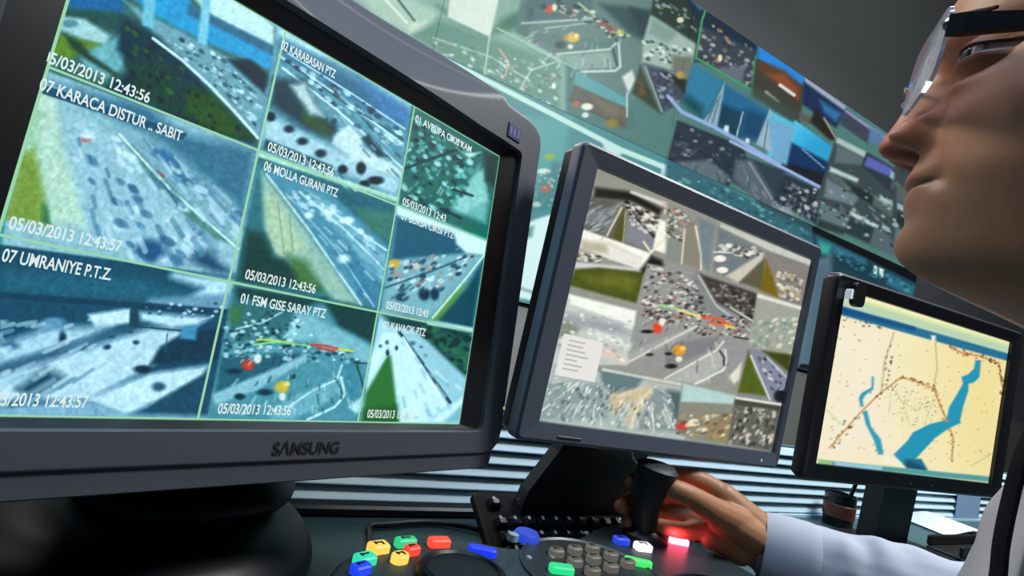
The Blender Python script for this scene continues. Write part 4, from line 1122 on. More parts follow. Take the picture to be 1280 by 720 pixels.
def map_monitor():
    base = C_(.06, 0, -.07); base[2] = DESKZ
    t = empty('flat_monitor', base, 'black-framed flat monitor at right showing a yellow map with blue water', 'monitor', 'flat monitors on the desk')
    flat_shell(C_, t, -.2490, .2560, -.1480, .1460, .2252, -.1243, .1243, .024, .010, M_['black'], M_['black'], M_['black'])
    scr = picture('screen', C_, -.2250, .2250, -.1241, .1241, -.002, PIC_MAP, 'f3e7b6', M_['pic'], t, 1.6)
    lo = [[C_(a, v, k) for a, k in ((.020, n), (.098, n), (.098, n - .03), (.020, n - .03))] for v, n in ((-.05, -.04), (-.15, -.045), (-.262, -.05))]
    MB().loft(lo).build('neck', M_['black'], t)
    lo = [[C_(a, v, k) for a, k in ((.098, n), (.130, n), (.130, n - .03), (.098, n - .03))] for v, n in ((-.05, -.052), (-.15, -.055), (-.262, -.06))]
    MB().loft(lo).build('neck_side_cover', mat('neck_grey', '#23282c', .5), t)
    ft = C_(0.06, 0, -.06); ft[2] = DESKZ
    MB().box(Frame(ft, nrm(C_.r * [1, 1, 0]), np.cross(Z0, nrm(C_.r * [1, 1, 0]))), -.12, .12, -.05, .07, 0, .012, .004).build('foot', M_['black'], t)
    for x in (-.01, .045):
        MB().box(C_, x, x + .004, -.1385, -.1365, .0045, .0054).build('front_mark', mat('bezel_mark', '#4a4c50', .4), t)
map_monitor()
# ------------------------------------------------------------------ things on the desk
def catmull_tube(name, pts, rad, m, parent=None, n=8, loc=None):
    return MB().tube(spline(pts, 8), rad, n).build(name, m, parent, True, loc=loc)
def keyboard():
    k0 = onz(591, 612, .8105); rr = DD; dn = nrm(onz(640, 665, .782) - k0); dn = nrm(dn - (dn @ rr) * rr)
    F = Frame(k0, rr, -dn)          # x to the right, y away from the sitter, n up
    Wd, Dp = .44, .155
    t = empty('keyboard', [*(F(Wd / 2, -Dp / 2)[:2]), DESKZ], 'black keyboard behind the joystick, keys glinting', 'keyboard')
    L = [rrect(e, Wd - e, -Dp + e, -e, .006, 3) for e in (.004, 0, 0, .003)]
    MB().loft([[F(a, b, n) for a, b in l] for l, n in zip(L, (-.0145, -.012, -.003, .0))]).build('case', mat('case_black', '#050608', .6, spec=.15), t, True)
    km = mat('key_black', '#15171b', .28, coat=.2); lm = mat('key_legend', '#b9bcc4', .5)
    proto = {}
    def key(x, y, w):
        q = round(w, 4)
        if q not in proto:
            K = MB(); d = .0145
            K.loft([[(a, b, n) for a, b in rrect(-q / 2 + e, q / 2 - e, -d / 2 + e, d / 2 - e, .002, 1)] for e, n in ((0, 0), (.0005, .004), (.0028, .0075), (.004, .0072))])
            nf = len(K.f); K.add([(-.004, .0005, .0077), (-.0005, .0005, .0077), (-.0005, .0048, .0077), (-.004, .0048, .0077)], [(0, 1, 2, 3)])
            me = bpy.data.meshes.new('keycap'); me.from_pydata(K.v, [], K.f); me.materials.append(km); me.materials.append(lm); proto[q] = me
            for i in range(nf, len(me.polygons)): me.polygons[i].material_index = 1
        o = bpy.data.objects.new('keycap', proto[q]); COL.objects.link(o); o.parent = t
        R = Matrix(np.c_[F.r, F.u, F.n].tolist()).to_4x4(); R.translation = (F(x, y, .0) - np.array(t.location)).tolist(); o.matrix_local = R
    p = .0190
    key(.022, -.020, .0155)
    for g in range(3):
        for k in range(4): key(.060 + g * .083 + k * p, -.020, .0155)
    rows = [(-.046, [1] * 13 + [2.1]), (-.065, [1.5] + [1] * 12 + [1.6]), (-.084, [1.75] + [1] * 11 + [2.3]), (-.103, [2.25] + [1] * 10 + [2.8]), (-.122, [1.4, 1.2, 1.3, 6, 1.3, 1.3, 1.4])]
    for y, ws in rows:
        x = .013
        for w in ws:
            key(x + w * p / 2, y, w * p - .0032); x += w * p
    for k in range(3):
        for y in (-.046, -.065, -.122): key(.325 + k * p, y, .0155)
        for y in (-.046, -.065, -.084, -.103): key(.388 + k * .017, y, .0138)
keyboard()

# ---- lit control panel with joystick
PADZ = .805
def pad():
    t = empty('joystick_controller', [*onz(690, 715, DESKZ + .0)[:2], DESKZ], 'dark surveillance control panel with brightly lit coloured keys and a joystick', 'controller')
    px = [(404, 724), (416, 704), (440, 688), (480, 676), (530, 670), (585, 676), (625, 683), (672, 682), (706, 677), (735, 666), (757, 656), (785, 655), (820, 662), (862, 676), (905, 694), (944, 716)]
    back = np.array([onz(x, y, PADZ)[:2] for x, y in px]); back = spline(np.c_[back, np.zeros(len(back))], 4)[:, :2]
    near = back[::-1] + .10 * np.array([DN[0], DN[1]]) + np.array([.0, -.02])
    P = np.vstack([back, near[2:-2]])[::-1]
    cen = P.mean(0)
    def ins(e): 
        d = P - cen; return cen + d * (1 - e / np.linalg.norm(d, axis=1))[:, None]
    lo = [[(x, y, z) for x, y in ins(e)] for e, z in ((.006, DESKZ), (.0, DESKZ + .006), (0, PADZ - .010), (.003, PADZ - .003), (.008, PADZ))]
    body = MB().loft(lo).build('body', mat('panel_shell', '#1b2629', .42, var=.05, bump=.05, bscale=800), t, True)
    F = lambda x, y, rot=0.: Frame(onz(x, y, PADZ), DD * math.cos(rot) - DN * math.sin(rot), -DN * math.cos(rot) - DD * math.sin(rot))
    # jog wheel on the left, small pad dish around the cream keys
    c = onz(577, 722, PADZ)
    MB().lathe(c, [(0, 0), (.036, 0), (.037, .003), (.034, .007), (.030, .008), (.028, .006), (.012, .005), (0, .005)], 56).build('jog_wheel', M_['gloss'], t, True)
    c2 = onz(742, 715, PADZ)
    MB().lathe(c2, [(.066, 0), (.068, .0012), (.066, .0022), (.064, .0006)], 64).build('key_dish', mat('dish_grey', '#1c2326', .4), t, True)
    glyph = mat('key_glyph', '#0a0c0c', .6)
    def key(x, y, w, d, col, s, rot=0., rad=.003, label=None, h=.0065, marks=1, dim=None):
        f = F(x, y, rot)
        m = glow('lit_key_' + col, col, s) if s else mat('key_' + col, col, .45)
        K = MB().loft([[f(a, b, n) for a, b in rrect(-w / 2 + e, w / 2 - e, -d / 2 + e, d / 2 - e, max(rad - e, .0005), 3)] for e, n in ((0, 0), (0, h - .0012), (.0012, h))])
        o = K.build('lit_key' if s else 'key', m, t, label=label)
        if marks:
            f2 = Frame(f(0, 0, h), f.r, f.u); q = MB()
            k2 = w * .22
            q.box(f2, -k2, k2, -.0008 + d * .10, .0010 + d * .10, 0, .0004); q.box(f2, -k2, -k2 + .0016, -d * .08, d * .26, 0, .0004)
            if marks > 1: q.box(f2, k2 - .0016, k2, -d * .22, d * .18, 0, .0004)
            q.build('key_glyph', glyph, o)
        return o
    key(455, 704, .0165, .013, '#2fe0b0', 1.0, .35, label='turquoise lit key')
    key(472, 689, .0170, .013, '#ffd95a', 1.0, .25, label='yellow lit key', marks=2)
    key(506, 682, .0190, .010, '#30d890', .9, .1, label='green lit key')
    key(548, 682, .0200, .011, '#ff5038', 1.0, 0, label='red lit key', marks=0)
    key(499, 702, .0150, .0125, '#ffdc60', 1.0, .35, .006, 'round yellow lit key', marks=2)
    key(514, 692, .0135, .010, '#ff4a30', .95, .3, label='small red lit key')
    key(602, 693, .0260, .009, '#1c3cff', .9, -.5, .004, 'long blue lit key', marks=0)
    key(450, 716, .0150, .011, '#2048ff', .9, .4, label='blue lit key at the edge')
    f = F(657, 674); 
    MB().lathe(f(0, 0, 0), [(0, 0), (.0135, 0), (.0135, .004), (.011, .0075), (0, .009)], 40).build('blue_dome_light', glow('dome_blue', '#2c50e8', .75), t, True, label='blue glowing oval lamp')
    MB().lathe(F(641, 675)(0, 0, 0), [(0, 0), (.006, 0), (.005, .006), (0, .007)], 24).build('pearl_knob', mat('pearl_grey', '#7c929a', .3), t, True)
    for x, y in ((695, 695), (718, 692), (740, 690), (718, 707), (741, 703), (763, 699), (740, 719), (763, 714), (784, 709)):
        key(x, y, .0150, .0115, '#d9cfbf', .16, .0, .005, h=.007, marks=1)
    key(776, 679, .0165, .0115, '#1c44e8', .9, -.15, .002, 'blue lit key beside the joystick')
    key(803, 687, .0185, .0125, '#fff0f0', 1.3, -.25, .003, 'white lit key beside the joystick', marks=2)
    key(797, 707, .0270, .0075, '#48f070', 1.0, -.55, .003, 'long green lit key', marks=0)
    key(701, 716, .0220, .0110, '#28e890', .95, -.3, .003, 'green lit key below the cream keys', marks=0)
    key(848, 680, .0220, .0080, '#ff5a78', 9, -.42, .002, 'glaring pink lit key under the hand', marks=0)
    for x, y in ((733, 667), (661, 698), (690, 697)): MB().lathe(F(x, y)(0, 0, 0), [(0, 0), (.003, 0), (.0022, .0018), (0, .002)], 16).build('screw', M_['silver'], t, True)
    # red lamp of the lit key
    JD_ = -((onz(806, 672, PADZ) - CAM) @ WC)[2]
    l = bpy.data.lights.new('red_key_lamp', 'SPOT'); l.color = (1, .10, .20); l.energy = .085; l.shadow_soft_size = .006; l.spot_size = 2.3; l.spot_blend = .6
    lo_ = bpy.data.objects.new('red_key_lamp', l); COL.objects.link(lo_); lo_.parent = t
    p = onz(846, 690, PADZ) + np.array([0, 0, .010]); lo_.location = tuple(p - np.array(t.location))
    lo_.rotation_euler = (Vector(at(852, 650, JD_ + .004) - p)).to_track_quat('-Z', 'Y').to_euler()
    # joystick: boot, stem, leaning grip
    j0 = onz(806, 672, PADZ); D0 = -((j0 - CAM) @ WC)[2]
    MB().lathe(j0, [(0, 0), (.026, 0), (.025, .005), (.019, .010), (.015, .013), (.0155, .017), (.011, .020), (0, .021)], 40).build('joystick_boot', M_['black'], t, True)
    jl = [at(806, 668, D0 - .002), at(806, 645, D0 - .006), at(808, 625, D0 - .010), at(814, 605, D0 - .012), at(820, 592, D0 - .013), at(823, 583, D0 - .013), at(824, 579, D0 - .013)]
    MB().tube(spline(jl, 5), np.interp(np.linspace(0, 1, 31), [0, .3, .55, .8, .92, 1], [.013, .0165, .0205, .0225, .0175, .005]), 24).build('joystick_grip', mat('grip_rubber', '#07080a', .6, bump=.1, bscale=500), t, True)
    return t, D0
PAD, JD = pad()

def small_things():
    # cables
    catmull_tube('cable', [onz(462, 690, DESKZ + .003), onz(462, 670, DESKZ + .003), onz(463, 658, DESKZ + .004), onz(485, 656, DESKZ + .004), onz(530, 653, DESKZ + .004), onz(575, 657, DESKZ + .004), onz(610, 666, DESKZ + .004), onz(622, 676, DESKZ + .003)], .0032, M_['black'])
    tag(bpy.data.objects['cable'], 'thin black cable curling on the desk behind the coloured keys', 'cable')
    d = MB().box(SLAT, -.262, .10, .0, .012, .010, .033, .003).build('cable_duct', M_['black'], None, loc=SLAT(-.04, 0, .026)); tag(d, 'flat black cable duct lying along the foot of the slatted rail', 'cable duct')
    w = catmull_tube('white_cable', [B(-.02, -.150, -.035), B(-.004, -.165, -.05), B(.02, -.176, -.06), B(.05, -.182, -.05), B(.075, -.19, -.03), B(.10, -.20, -.03)], .0016, mat('cable_white', '#c8ccd2', .4)); tag(w, 'thin white cable hanging below the middle monitor', 'cable')
    # cup with a pen
    c = onz(1046, 656, DESKZ)
    t = empty('pen_cup', c, 'small dark cup below the map monitor', 'cup')
    MB().lathe(c, [(0, 0), (.024, 0), (.0255, .002), (.027, .060), (.0255, .060), (.024, .006), (0, .005)], 32).build('body', mat('cup_dark', '#1b1b1d', .3), t, True)
    MB().lathe(c, [(.0262, .016), (.0272, .017), (.0276, .04), (.0266, .041)], 32).build('label_band', mat('cup_band', '#6b3a2c', .5), t, True)
    tip = c + np.array([.002, -.004, .008]); d_ = -((c - CAM) @ WC)[2]
    top = at(1072, 600, d_ - .03)
    p = empty('pen', tip, 'black pen leaning in the small dark cup', 'pen')
    MB().tube([tip, tip + .12 * (top - tip), tip + .9 * (top - tip)], [.001, .0036, .0036], 10).build('barrel', M_['black'], p, True)
    MB().tube([tip + .9 * (top - tip), top], [.0037, .003], 10).build('cap', M_['gloss'], p, True)
    # sheets
    paper = mat('paper_white', '#e8eef0', .7); 
    f = Frame(SLAT(1.18, .002, .068), nrm(DD + .25 * DN), -DN)
    nx = 10; V = []; Fc = []
    for i in range(nx + 1):
        for k in range(2): V.append(f(-.10 + .2 * i / nx, -.05 + .11 * k, .018 * math.sin(math.pi * i / nx) ** 2 + .001))
    for k in range(2):
        pass
    for i in range(nx): Fc.append((2 * i, 2 * i + 2, 2 * i + 3, 2 * i + 1))
    V2 = [v + np.array([0, 0, .0008]) for v in V]; n0 = len(V)
    F2 = Fc + [tuple(q + n0 for q in reversed(g)) for g in Fc] + [(2 * i, 2 * i + 2, 2 * i + 2 + n0, 2 * i + n0) for i in range(nx)] + [(2 * i + 1, 2 * i + 3, 2 * i + 3 + n0, 2 * i + 1 + n0) for i in range(nx)]
    o = obj('paper_sheet', V + V2, F2, paper, None, True, loc=f(0, 0, 0)); tag(o, 'curled white sheet of paper behind the map monitor stand', 'paper')
    s0, _ = SLAT.loc(1192, 640); s1, _ = SLAT.loc(1217, 640)
    o = MB().box(SLAT, s0, s1 + .02, .006, .100, .003, .0045).build('paper_note', mat('note_blue', '#7f97b8', .7), None, loc=SLAT((s0 + s1) / 2, .006, .0035)); tag(o, 'pale blue paper stuck to the slatted rail right of the monitor stand', 'paper')
    # black tray behind the arm and dark box at its end
    s, _ = SLAT.loc(1140, 668)
    T = SLAT(1.08, 0, .165)
    t = empty('desk_tray', T, 'low black tray on the desk behind the white sleeve', 'tray')
    f = Frame(T, DD, -DN)
    MB().box(f, -.20, .21, -.03, .025, 0, .008, .003).build('tray_floor', M_['black'], t)
    for a in ((-.20, .21, -.03, -.024), (-.20, .21, .019, .025)): MB().box(f, *a, .008, .026, .002).build('tray_side', M_['black'], t)
    MB().box(f, -.02, .12, -.020, .012, .0085, .020, .003).build('grey_bar', mat('tray_bar', '#2b2f33', .4), t)
    q = SLAT(SLAT.loc(1229, 655)[0], 0, .05); f = Frame(q, nrm(DD + .4 * DN), nrm(.4 * DD - DN))
    o = MB().loft([[f(a * k, b * k, n) for a, b in rrect(-.028, .028, -.02, .02, .006, 3)] for k, n in ((1, 0), (1.02, .02), (.9, .045), (.55, .058))]).build('hole_punch', M_['black'], None, True, loc=q); tag(o, 'small dark lump-shaped object standing beside the pale blue paper', 'punch')
    # black clip hanging over the corner of the map monitor
    a = C_.loc(1064, 373)
    t = empty('monitor_clip', C_(a[0], a[1] + .005, .009), 'small black clip on the upper left corner of the map monitor', 'clip')
    MB().loft([[C_(x, y, n) for x, y in rrect(a[0] - .013, a[0] + .010, a[1] - .012, a[1] + .022, .008, 5)] for n in (.006, .012, .0135)]).build('body', M_['black'], t, True)
    b = C_.loc(1053, 367)
    MB().loft([[C_(x, y, n) for x, y in rrect(b[0] - .0018, b[0] + .0018, b[1] - .007, b[1] + .007, .0015, 3)] for n in (.0055, .0145)]).build('white_mark', mat('clip_white', '#e6eef0', .3, emit='#ffffff', estr=.25), t)
small_things()
# ------------------------------------------------------------------ the man at the right
_a = math.radians(215); F0 = WC @ np.array([math.cos(_a), 0, math.sin(_a)]); F0[2] = 0; F0 = nrm(F0)
LF = np.cross([0, 0, 1.], F0)               # his left, toward the viewer
_p = math.radians(4); FW = F0 * math.cos(_p) + np.array([0, 0, math.sin(_p)]); UP = np.cross(FW, LF)
HO = at(1148, 345, .30)                     # chin point on the midline
def hp(f, l, z): return HO + f * FW + l * LF + z * UP
def harr(A): A = np.asarray(A, float); return HO + A[:, :1] * FW + A[:, 1:2] * LF + A[:, 2:3] * UP
SKIN = mat('skin', '#a5765c', .50, spec=.35, attr=True, var=.07, bscale=120, bump=.12, sss=.12)
def ss(a, b, x): t = np.clip((x - a) / (b - a), 0, 1); return t * t * (3 - 2 * t)
def gau(x, s): return np.exp(-(x / s) ** 2)
def head_points(th, z):
    """th: 0 = straight ahead; returns f,l"""
    px_ = [-.16, -.11, -.06, -.035, -.022, -.012, -.006, -.001, .004, .009, .015, .02, .027, .04, .052, .066, .08, .095, .108, .118, .126, .138, .155, .175, .195, .214, .228, .236]
    py_ = [-.100, -.092, -.085, -.075, -.058, -.030, -.012, .0005, .0080, .0120, .0138, .0137, .0138, .0135, .0140, .0145, .0130, .0085, .0050, .0070, .0115, .0160, .0150, .008, -.008, -.034, -.065, -.098]
    pf = sum(np.interp(z + o, px_, py_) * w for o, w in ((-.007, .12), (-.0035, .23), (0, .30), (.0035, .23), (.007, .12)))
    pb = np.interp(z, [-.16, -.08, -.02, .03, .06, .1, .145, .185, .21, .228, .236], [-.215, -.205, -.194, -.194, -.200, -.207, -.207, -.192, -.167, -.137, -.107])
    wd = np.interp(z, [-.16, -.11, -.06, -.03, -.015, 0, .01, .025, .045, .07, .1, .13, .16, .185, .21, .228, .236], [.085, .066, .060, .060, .060, .060, .0615, .064, .067, .0705, .0735, .0755, .076, .070, .056, .031, .008])
    m = -.095 + 0 * z
    c, s = np.cos(th), np.sin(th)
    front = c > 0
    # chin narrows: front sections are pointed low down
    jaw = ss(.055, -.004, z)
    ex = 1 + .55 * jaw
    f = m + np.where(front, (pf - m) * np.abs(c) ** (1.0), -(m - pb) * np.abs(c))
    l = wd * np.sign(s) * np.where(front, np.abs(s) ** np.where(front, ex, 1), np.abs(s))
    return f, l
def build_head():
    zz = np.unique(np.r_[np.linspace(-.16, -.02, 40), np.linspace(-.02, .10, 130), np.linspace(.10, .145, 90), np.linspace(.145, .236, 45)])
    t = np.linspace(-1, 1, 281)[:-1]; th = math.pi * (0.42 * t + .58 * t ** 3)
    Z, T = np.meshgrid(zz, th, indexing='ij')
    z, th_ = Z.ravel(), T.ravel()
    f, l = head_points(th_, z)
    al = np.abs(l); fr = (np.cos(th_) > 0)
    face = fr * ss(-.06, -.03, f)
    d = np.zeros_like(f)
    # nose: bridge to tip, wings, nostril
    ridge = np.interp(z, [.0658, .0676, .0692, .0712, .0745, .0790, .0850, .0920, .1000, .1080, .1140, .1200, .1290], [0, .0045, .0115, .0165, .0197, .0204, .0192, .0184, .0180, .0170, .0125, .0065, 0])
    nw = np.interp(z, [.067, .072, .078, .086, .098, .112, .125], [.0150, .0155, .0155, .0128, .0095, .0082, .010])
    d += ridge * np.exp(-(al / nw) ** 2.2)
    d += .0125 * np.exp(-np.abs((al - .0185) / .0068) ** 2.4) * np.exp(-np.abs((z - .0795) / .0105) ** 2.4)
    d -= .0034 * gau(al - .0265, .0034) * gau(z - .0815, .0075)         # crease behind the wing
    d -= .0095 * gau(al - .0100, .0052) * gau(z - .0688, .0036)        # nostril
    d -= .0015 * gau(al - .025, .004) * gau(z - .0715, .006)
    # lips
    wl = ss(.0270, .012, al)
    d += .0022 * wl * gau(z - .0545, .0042) + .0010 * ss(.024, .010, al) * gau(z - .0425, .0055)
    d -= .0032 * ss(.029, .020, al) * gau(z - (.0497 - .001 * ss(.01, .026, al)), .0016)
    d -= .0030 * gau(al - .0275, .005) * gau(z - .0485, .0055)
    d -= .0012 * gau(al, .0035) * gau(z - .0620, .005)
    d -= .0018 * gau(al, .016) * gau(z - .0290, .0055)
    # smile line, cheek, brow, socket
    for k in np.linspace(0, 1, 9):
        d -= .00065 * gau(al - (.0215 + .0125 * k), .0045) * gau(z - (.078 - .036 * k), .006)
    d += .0040 * gau(al - .042, .017) * gau(z - .089, .016)
    d += .0050 * gau(al - .028, .022) * gau(z - .1310, .0080)
    d -= .0055 * gau(al - .029, .0165) * gau(z - .1120, .0105)
    d -= .0030 * gau(al - .014, .007) * gau(z - .112, .009)
    d += .0062 * gau(al - .031, .015) * gau(z - .1000, .0065)          # bag under the eye
    d += .0012 * gau(al, .014) * gau(z - .013, .010)
    f = f + d * np.where(fr, 1, 0) * ss(-.10, -.05, f)
    l = l + np.sign(l) * (.0022 * gau(z - .089, .014) * gau(f + .035, .02) + .0012 * gau(z - .0770, .007) * gau(al - .0140, .006))
    # eyelids wrap a ball, leaving an almond open
    ey = np.array([-.0078, .0310, .1135]); R = .0136
    rr = (al - ey[1]) ** 2 + (z - ey[2]) ** 2; ball = ey[0] + np.sqrt(np.maximum(R * R - rr, 0))
    ball = ball - .45 * np.maximum(0, np.abs(z - ey[2]) - .0060)
    lid = (rr < (R * .99) ** 2) & fr
    u = (al - .0330) / .0165
    top = .0046 * np.clip(1 - u * u, 0, 1) ** .7; bot = -.0032 * np.clip(1 - u * u, 0, 1) ** .7
    dz = z - ey[2]
    opening = np.clip(np.minimum(top - dz, dz - bot) / .0009, 0, 1) * fr * (np.abs(u) < 1)
    lash = np.clip(1 - np.abs(top - dz - .0001) / .0011, 0, 1) * fr * (np.abs(u) < .97) * (al > .012)
    k_ = 1800.
    f = np.where(lid, np.log(np.exp(k_ * (f - .01)) + np.exp(k_ * (ball - .01))) / k_ + .01, f)
    f = f - opening * .0042
    V = harr(np.c_[f, l, z]); n = len(th); H = len(zz)
    F = []
    for i in range(H - 1):
        for j in range(n):
            k = (j + 1) % n; F.append((i * n + j, i * n + k, (i + 1) * n + k, (i + 1) * n + j))
    F.append(tuple(range(n))[::-1]); F.append(tuple((H - 1) * n + j for j in range(n)))
    # skin colours: redder nose and lips, stubble, pale forehead, shade painted into recesses
    col = np.tile(lin('#b37f5e'), (len(f), 1))
    def mixc(a, h):
        nonlocal col
        a = np.clip(a, 0, 1)[:, None]; col = col * (1 - a) + lin(h) * a
    mixc(.80 * gau(al, .022) * gau(z - .078, .015) * fr, '#a8503e')
    mixc(.40 * gau(al - .042, .022) * gau(z - .084, .018) * fr, '#b8735c')
    beard_shade = np.maximum(ss(.062, .044, z) * ss(-.04, -.02, z), .8 * gau(al, .024) * gau(z - .0625, .0065)) * fr
    mixc(.62 * beard_shade + .35 * ss(.095, .06, z) * ss(.045, .06, al) * fr * ss(-.04, -.02, z), '#785c4c')  # stubble colour, deepened to put shade on the jaw
    lips = ss(.026, .019, al) * (gau(z - .0540, .0034) + gau(z - .0440, .0044)) * fr
    mixc(.50 * lips, '#a05a52')
    mixc(.85 * ss(.028, .02, al) * gau(z - .0495, .0010) * fr, '#4a2620')  # shade between the lips, put into the colour
    mixc(.8 * gau(al - .0100, .0060) * gau(z - .0694, .0036) * fr, '#2c1512')  # dark of the nostrils painted into the skin colour
    mixc(.55 * gau(al - .030, .014) * gau(z - .1130, .0075) * fr, '#7a5146')  # brown shade painted around the eyes
    mixc(.9 * lash, '#1c1210')
    mixc(opening, '#5a3a34')
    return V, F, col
def capsule(mb, p, q, r0, r1, n=16):
    p, q = np.array(p, float), np.array(q, float); ax = nrm(q - p); a = nrm(np.cross(ax, [.3, .8, .52])); b = np.cross(ax, a); L = []
    for k in range(5):
        h = math.pi / 2 * (1 - k / 4.); L.append((p - ax * r0 * math.sin(h), max(r0 * math.cos(h), 1e-4)))
    for k in range(5):
        h = math.pi / 2 * k / 4.; L.append((q + ax * r1 * math.sin(h), max(r1 * math.cos(h), 1e-4)))
    mb.loft([[c + r * (math.cos(t) * a + math.sin(t) * b) for t in np.linspace(0, 2 * math.pi, n, endpoint=False)] for c, r in L])
def ellipsoid(mb, c, ax, n=20):
    L = []
    for k in range(1, 12):
        h = -math.pi / 2 + math.pi * k / 12; L.append([np.array(c) + math.cos(h) * (math.cos(t) * ax[0] + math.sin(t) * ax[1]) + math.sin(h) * ax[2] for t in np.linspace(0, 2 * math.pi, n, endpoint=False)])
    mb.loft(L)
def merged(mb, voxel, smooth_it=6, fac=.5):
    """overlapping limbs melted into one continuous skin"""
    me = bpy.data.meshes.new('tmp'); me.from_pydata(mb.v, [], mb.f); me.update()
    bm = bmesh.new(); bm.from_mesh(me); bmesh.ops.recalc_face_normals(bm, faces=bm.faces); bm.to_mesh(me); bm.free()
    o = bpy.data.objects.new('tmp', me); COL.objects.link(o)
    r = o.modifiers.new('r', 'REMESH'); r.mode = 'VOXEL'; r.voxel_size = voxel
    s = o.modifiers.new('s', 'SMOOTH'); s.iterations = smooth_it; s.factor = fac
    dg = bpy.context.evaluated_depsgraph_get(); dg.update()
    ev = o.evaluated_get(dg); m2 = ev.to_mesh()
    V = np.empty(len(m2.vertices) * 3, np.float32); m2.vertices.foreach_get('co', V); V = V.reshape(-1, 3).astype(float)
    N = np.empty(len(m2.vertices) * 3, np.float32); m2.vertices.foreach_get('normal', N); N = N.reshape(-1, 3).astype(float)
    F = [tuple(p.vertices) for p in m2.polygons]
    ev.to_mesh_clear(); bpy.data.objects.remove(o); bpy.data.meshes.remove(me)
    return V, F, N
def n3(P, s, seed=0):                  # cheap smooth 3-D noise
    P = P / s + seed * 7.3
    return (np.sin(P[:, 0] * 1.7 + 1.3 * np.sin(P[:, 1] * 1.1 + P[:, 2])) + np.sin(P[:, 1] * 1.9 + 1.2 * np.sin(P[:, 2] * 1.3 + P[:, 0] * .7)) + np.sin(P[:, 2] * 1.6 + 1.4 * np.sin(P[:, 0] * .9 + P[:, 1] * .8))) / 3
# joints
R_SH = hp(-.180, -.190, -.165); L_SH = hp(-.20, .185, -.165)
R_EL = at(1330, 806, .50); R_WR = at(956, 684, JD + .010)
L_EL = hp(-.24, .25, -.42); L_WR = hp(-.05, .24, -.52)
PELV = hp(-.20, 0, -.60)
def hand_joints():
    D = JD
    q = lambda x, y, dd: at(x, y, D + dd)
    fingers = [
        ([q(905, 618, .022), q(872, 600, .022), q(838, 594, .026), q(806, 597, .022), q(789, 602, .004)], [.0125, .0115, .0100, .0092, .0082]),      # index
        ([q(895, 636, .024), q(862, 622, .026), q(822, 619, .030), q(790, 624, .022), q(776, 633, .002)], [.0125, .0115, .0102, .0094, .0082]),     # middle
        ([q(892, 650, .018), q(860, 645, .020), q(825, 643, .026), q(795, 644, .018), q(784, 651, .002)], [.0120, .0108, .0098, .0090, .0078]),      # ring
        ([q(896, 664, .008), q(868, 664, .004), q(845, 662, -.004), q(824, 657, -.006), q(815, 656, -.004)], [.0115, .0100, .0088, .0080, .0068]),    # little finger
    ]
    thumb = ([q(925, 655, .000), q(895, 640, -.012), q(866, 622, -.020), q(845, 612, -.022), q(836, 609, -.020)], [.0175, .0155, .0122, .0108, .0092])
    return fingers, thumb
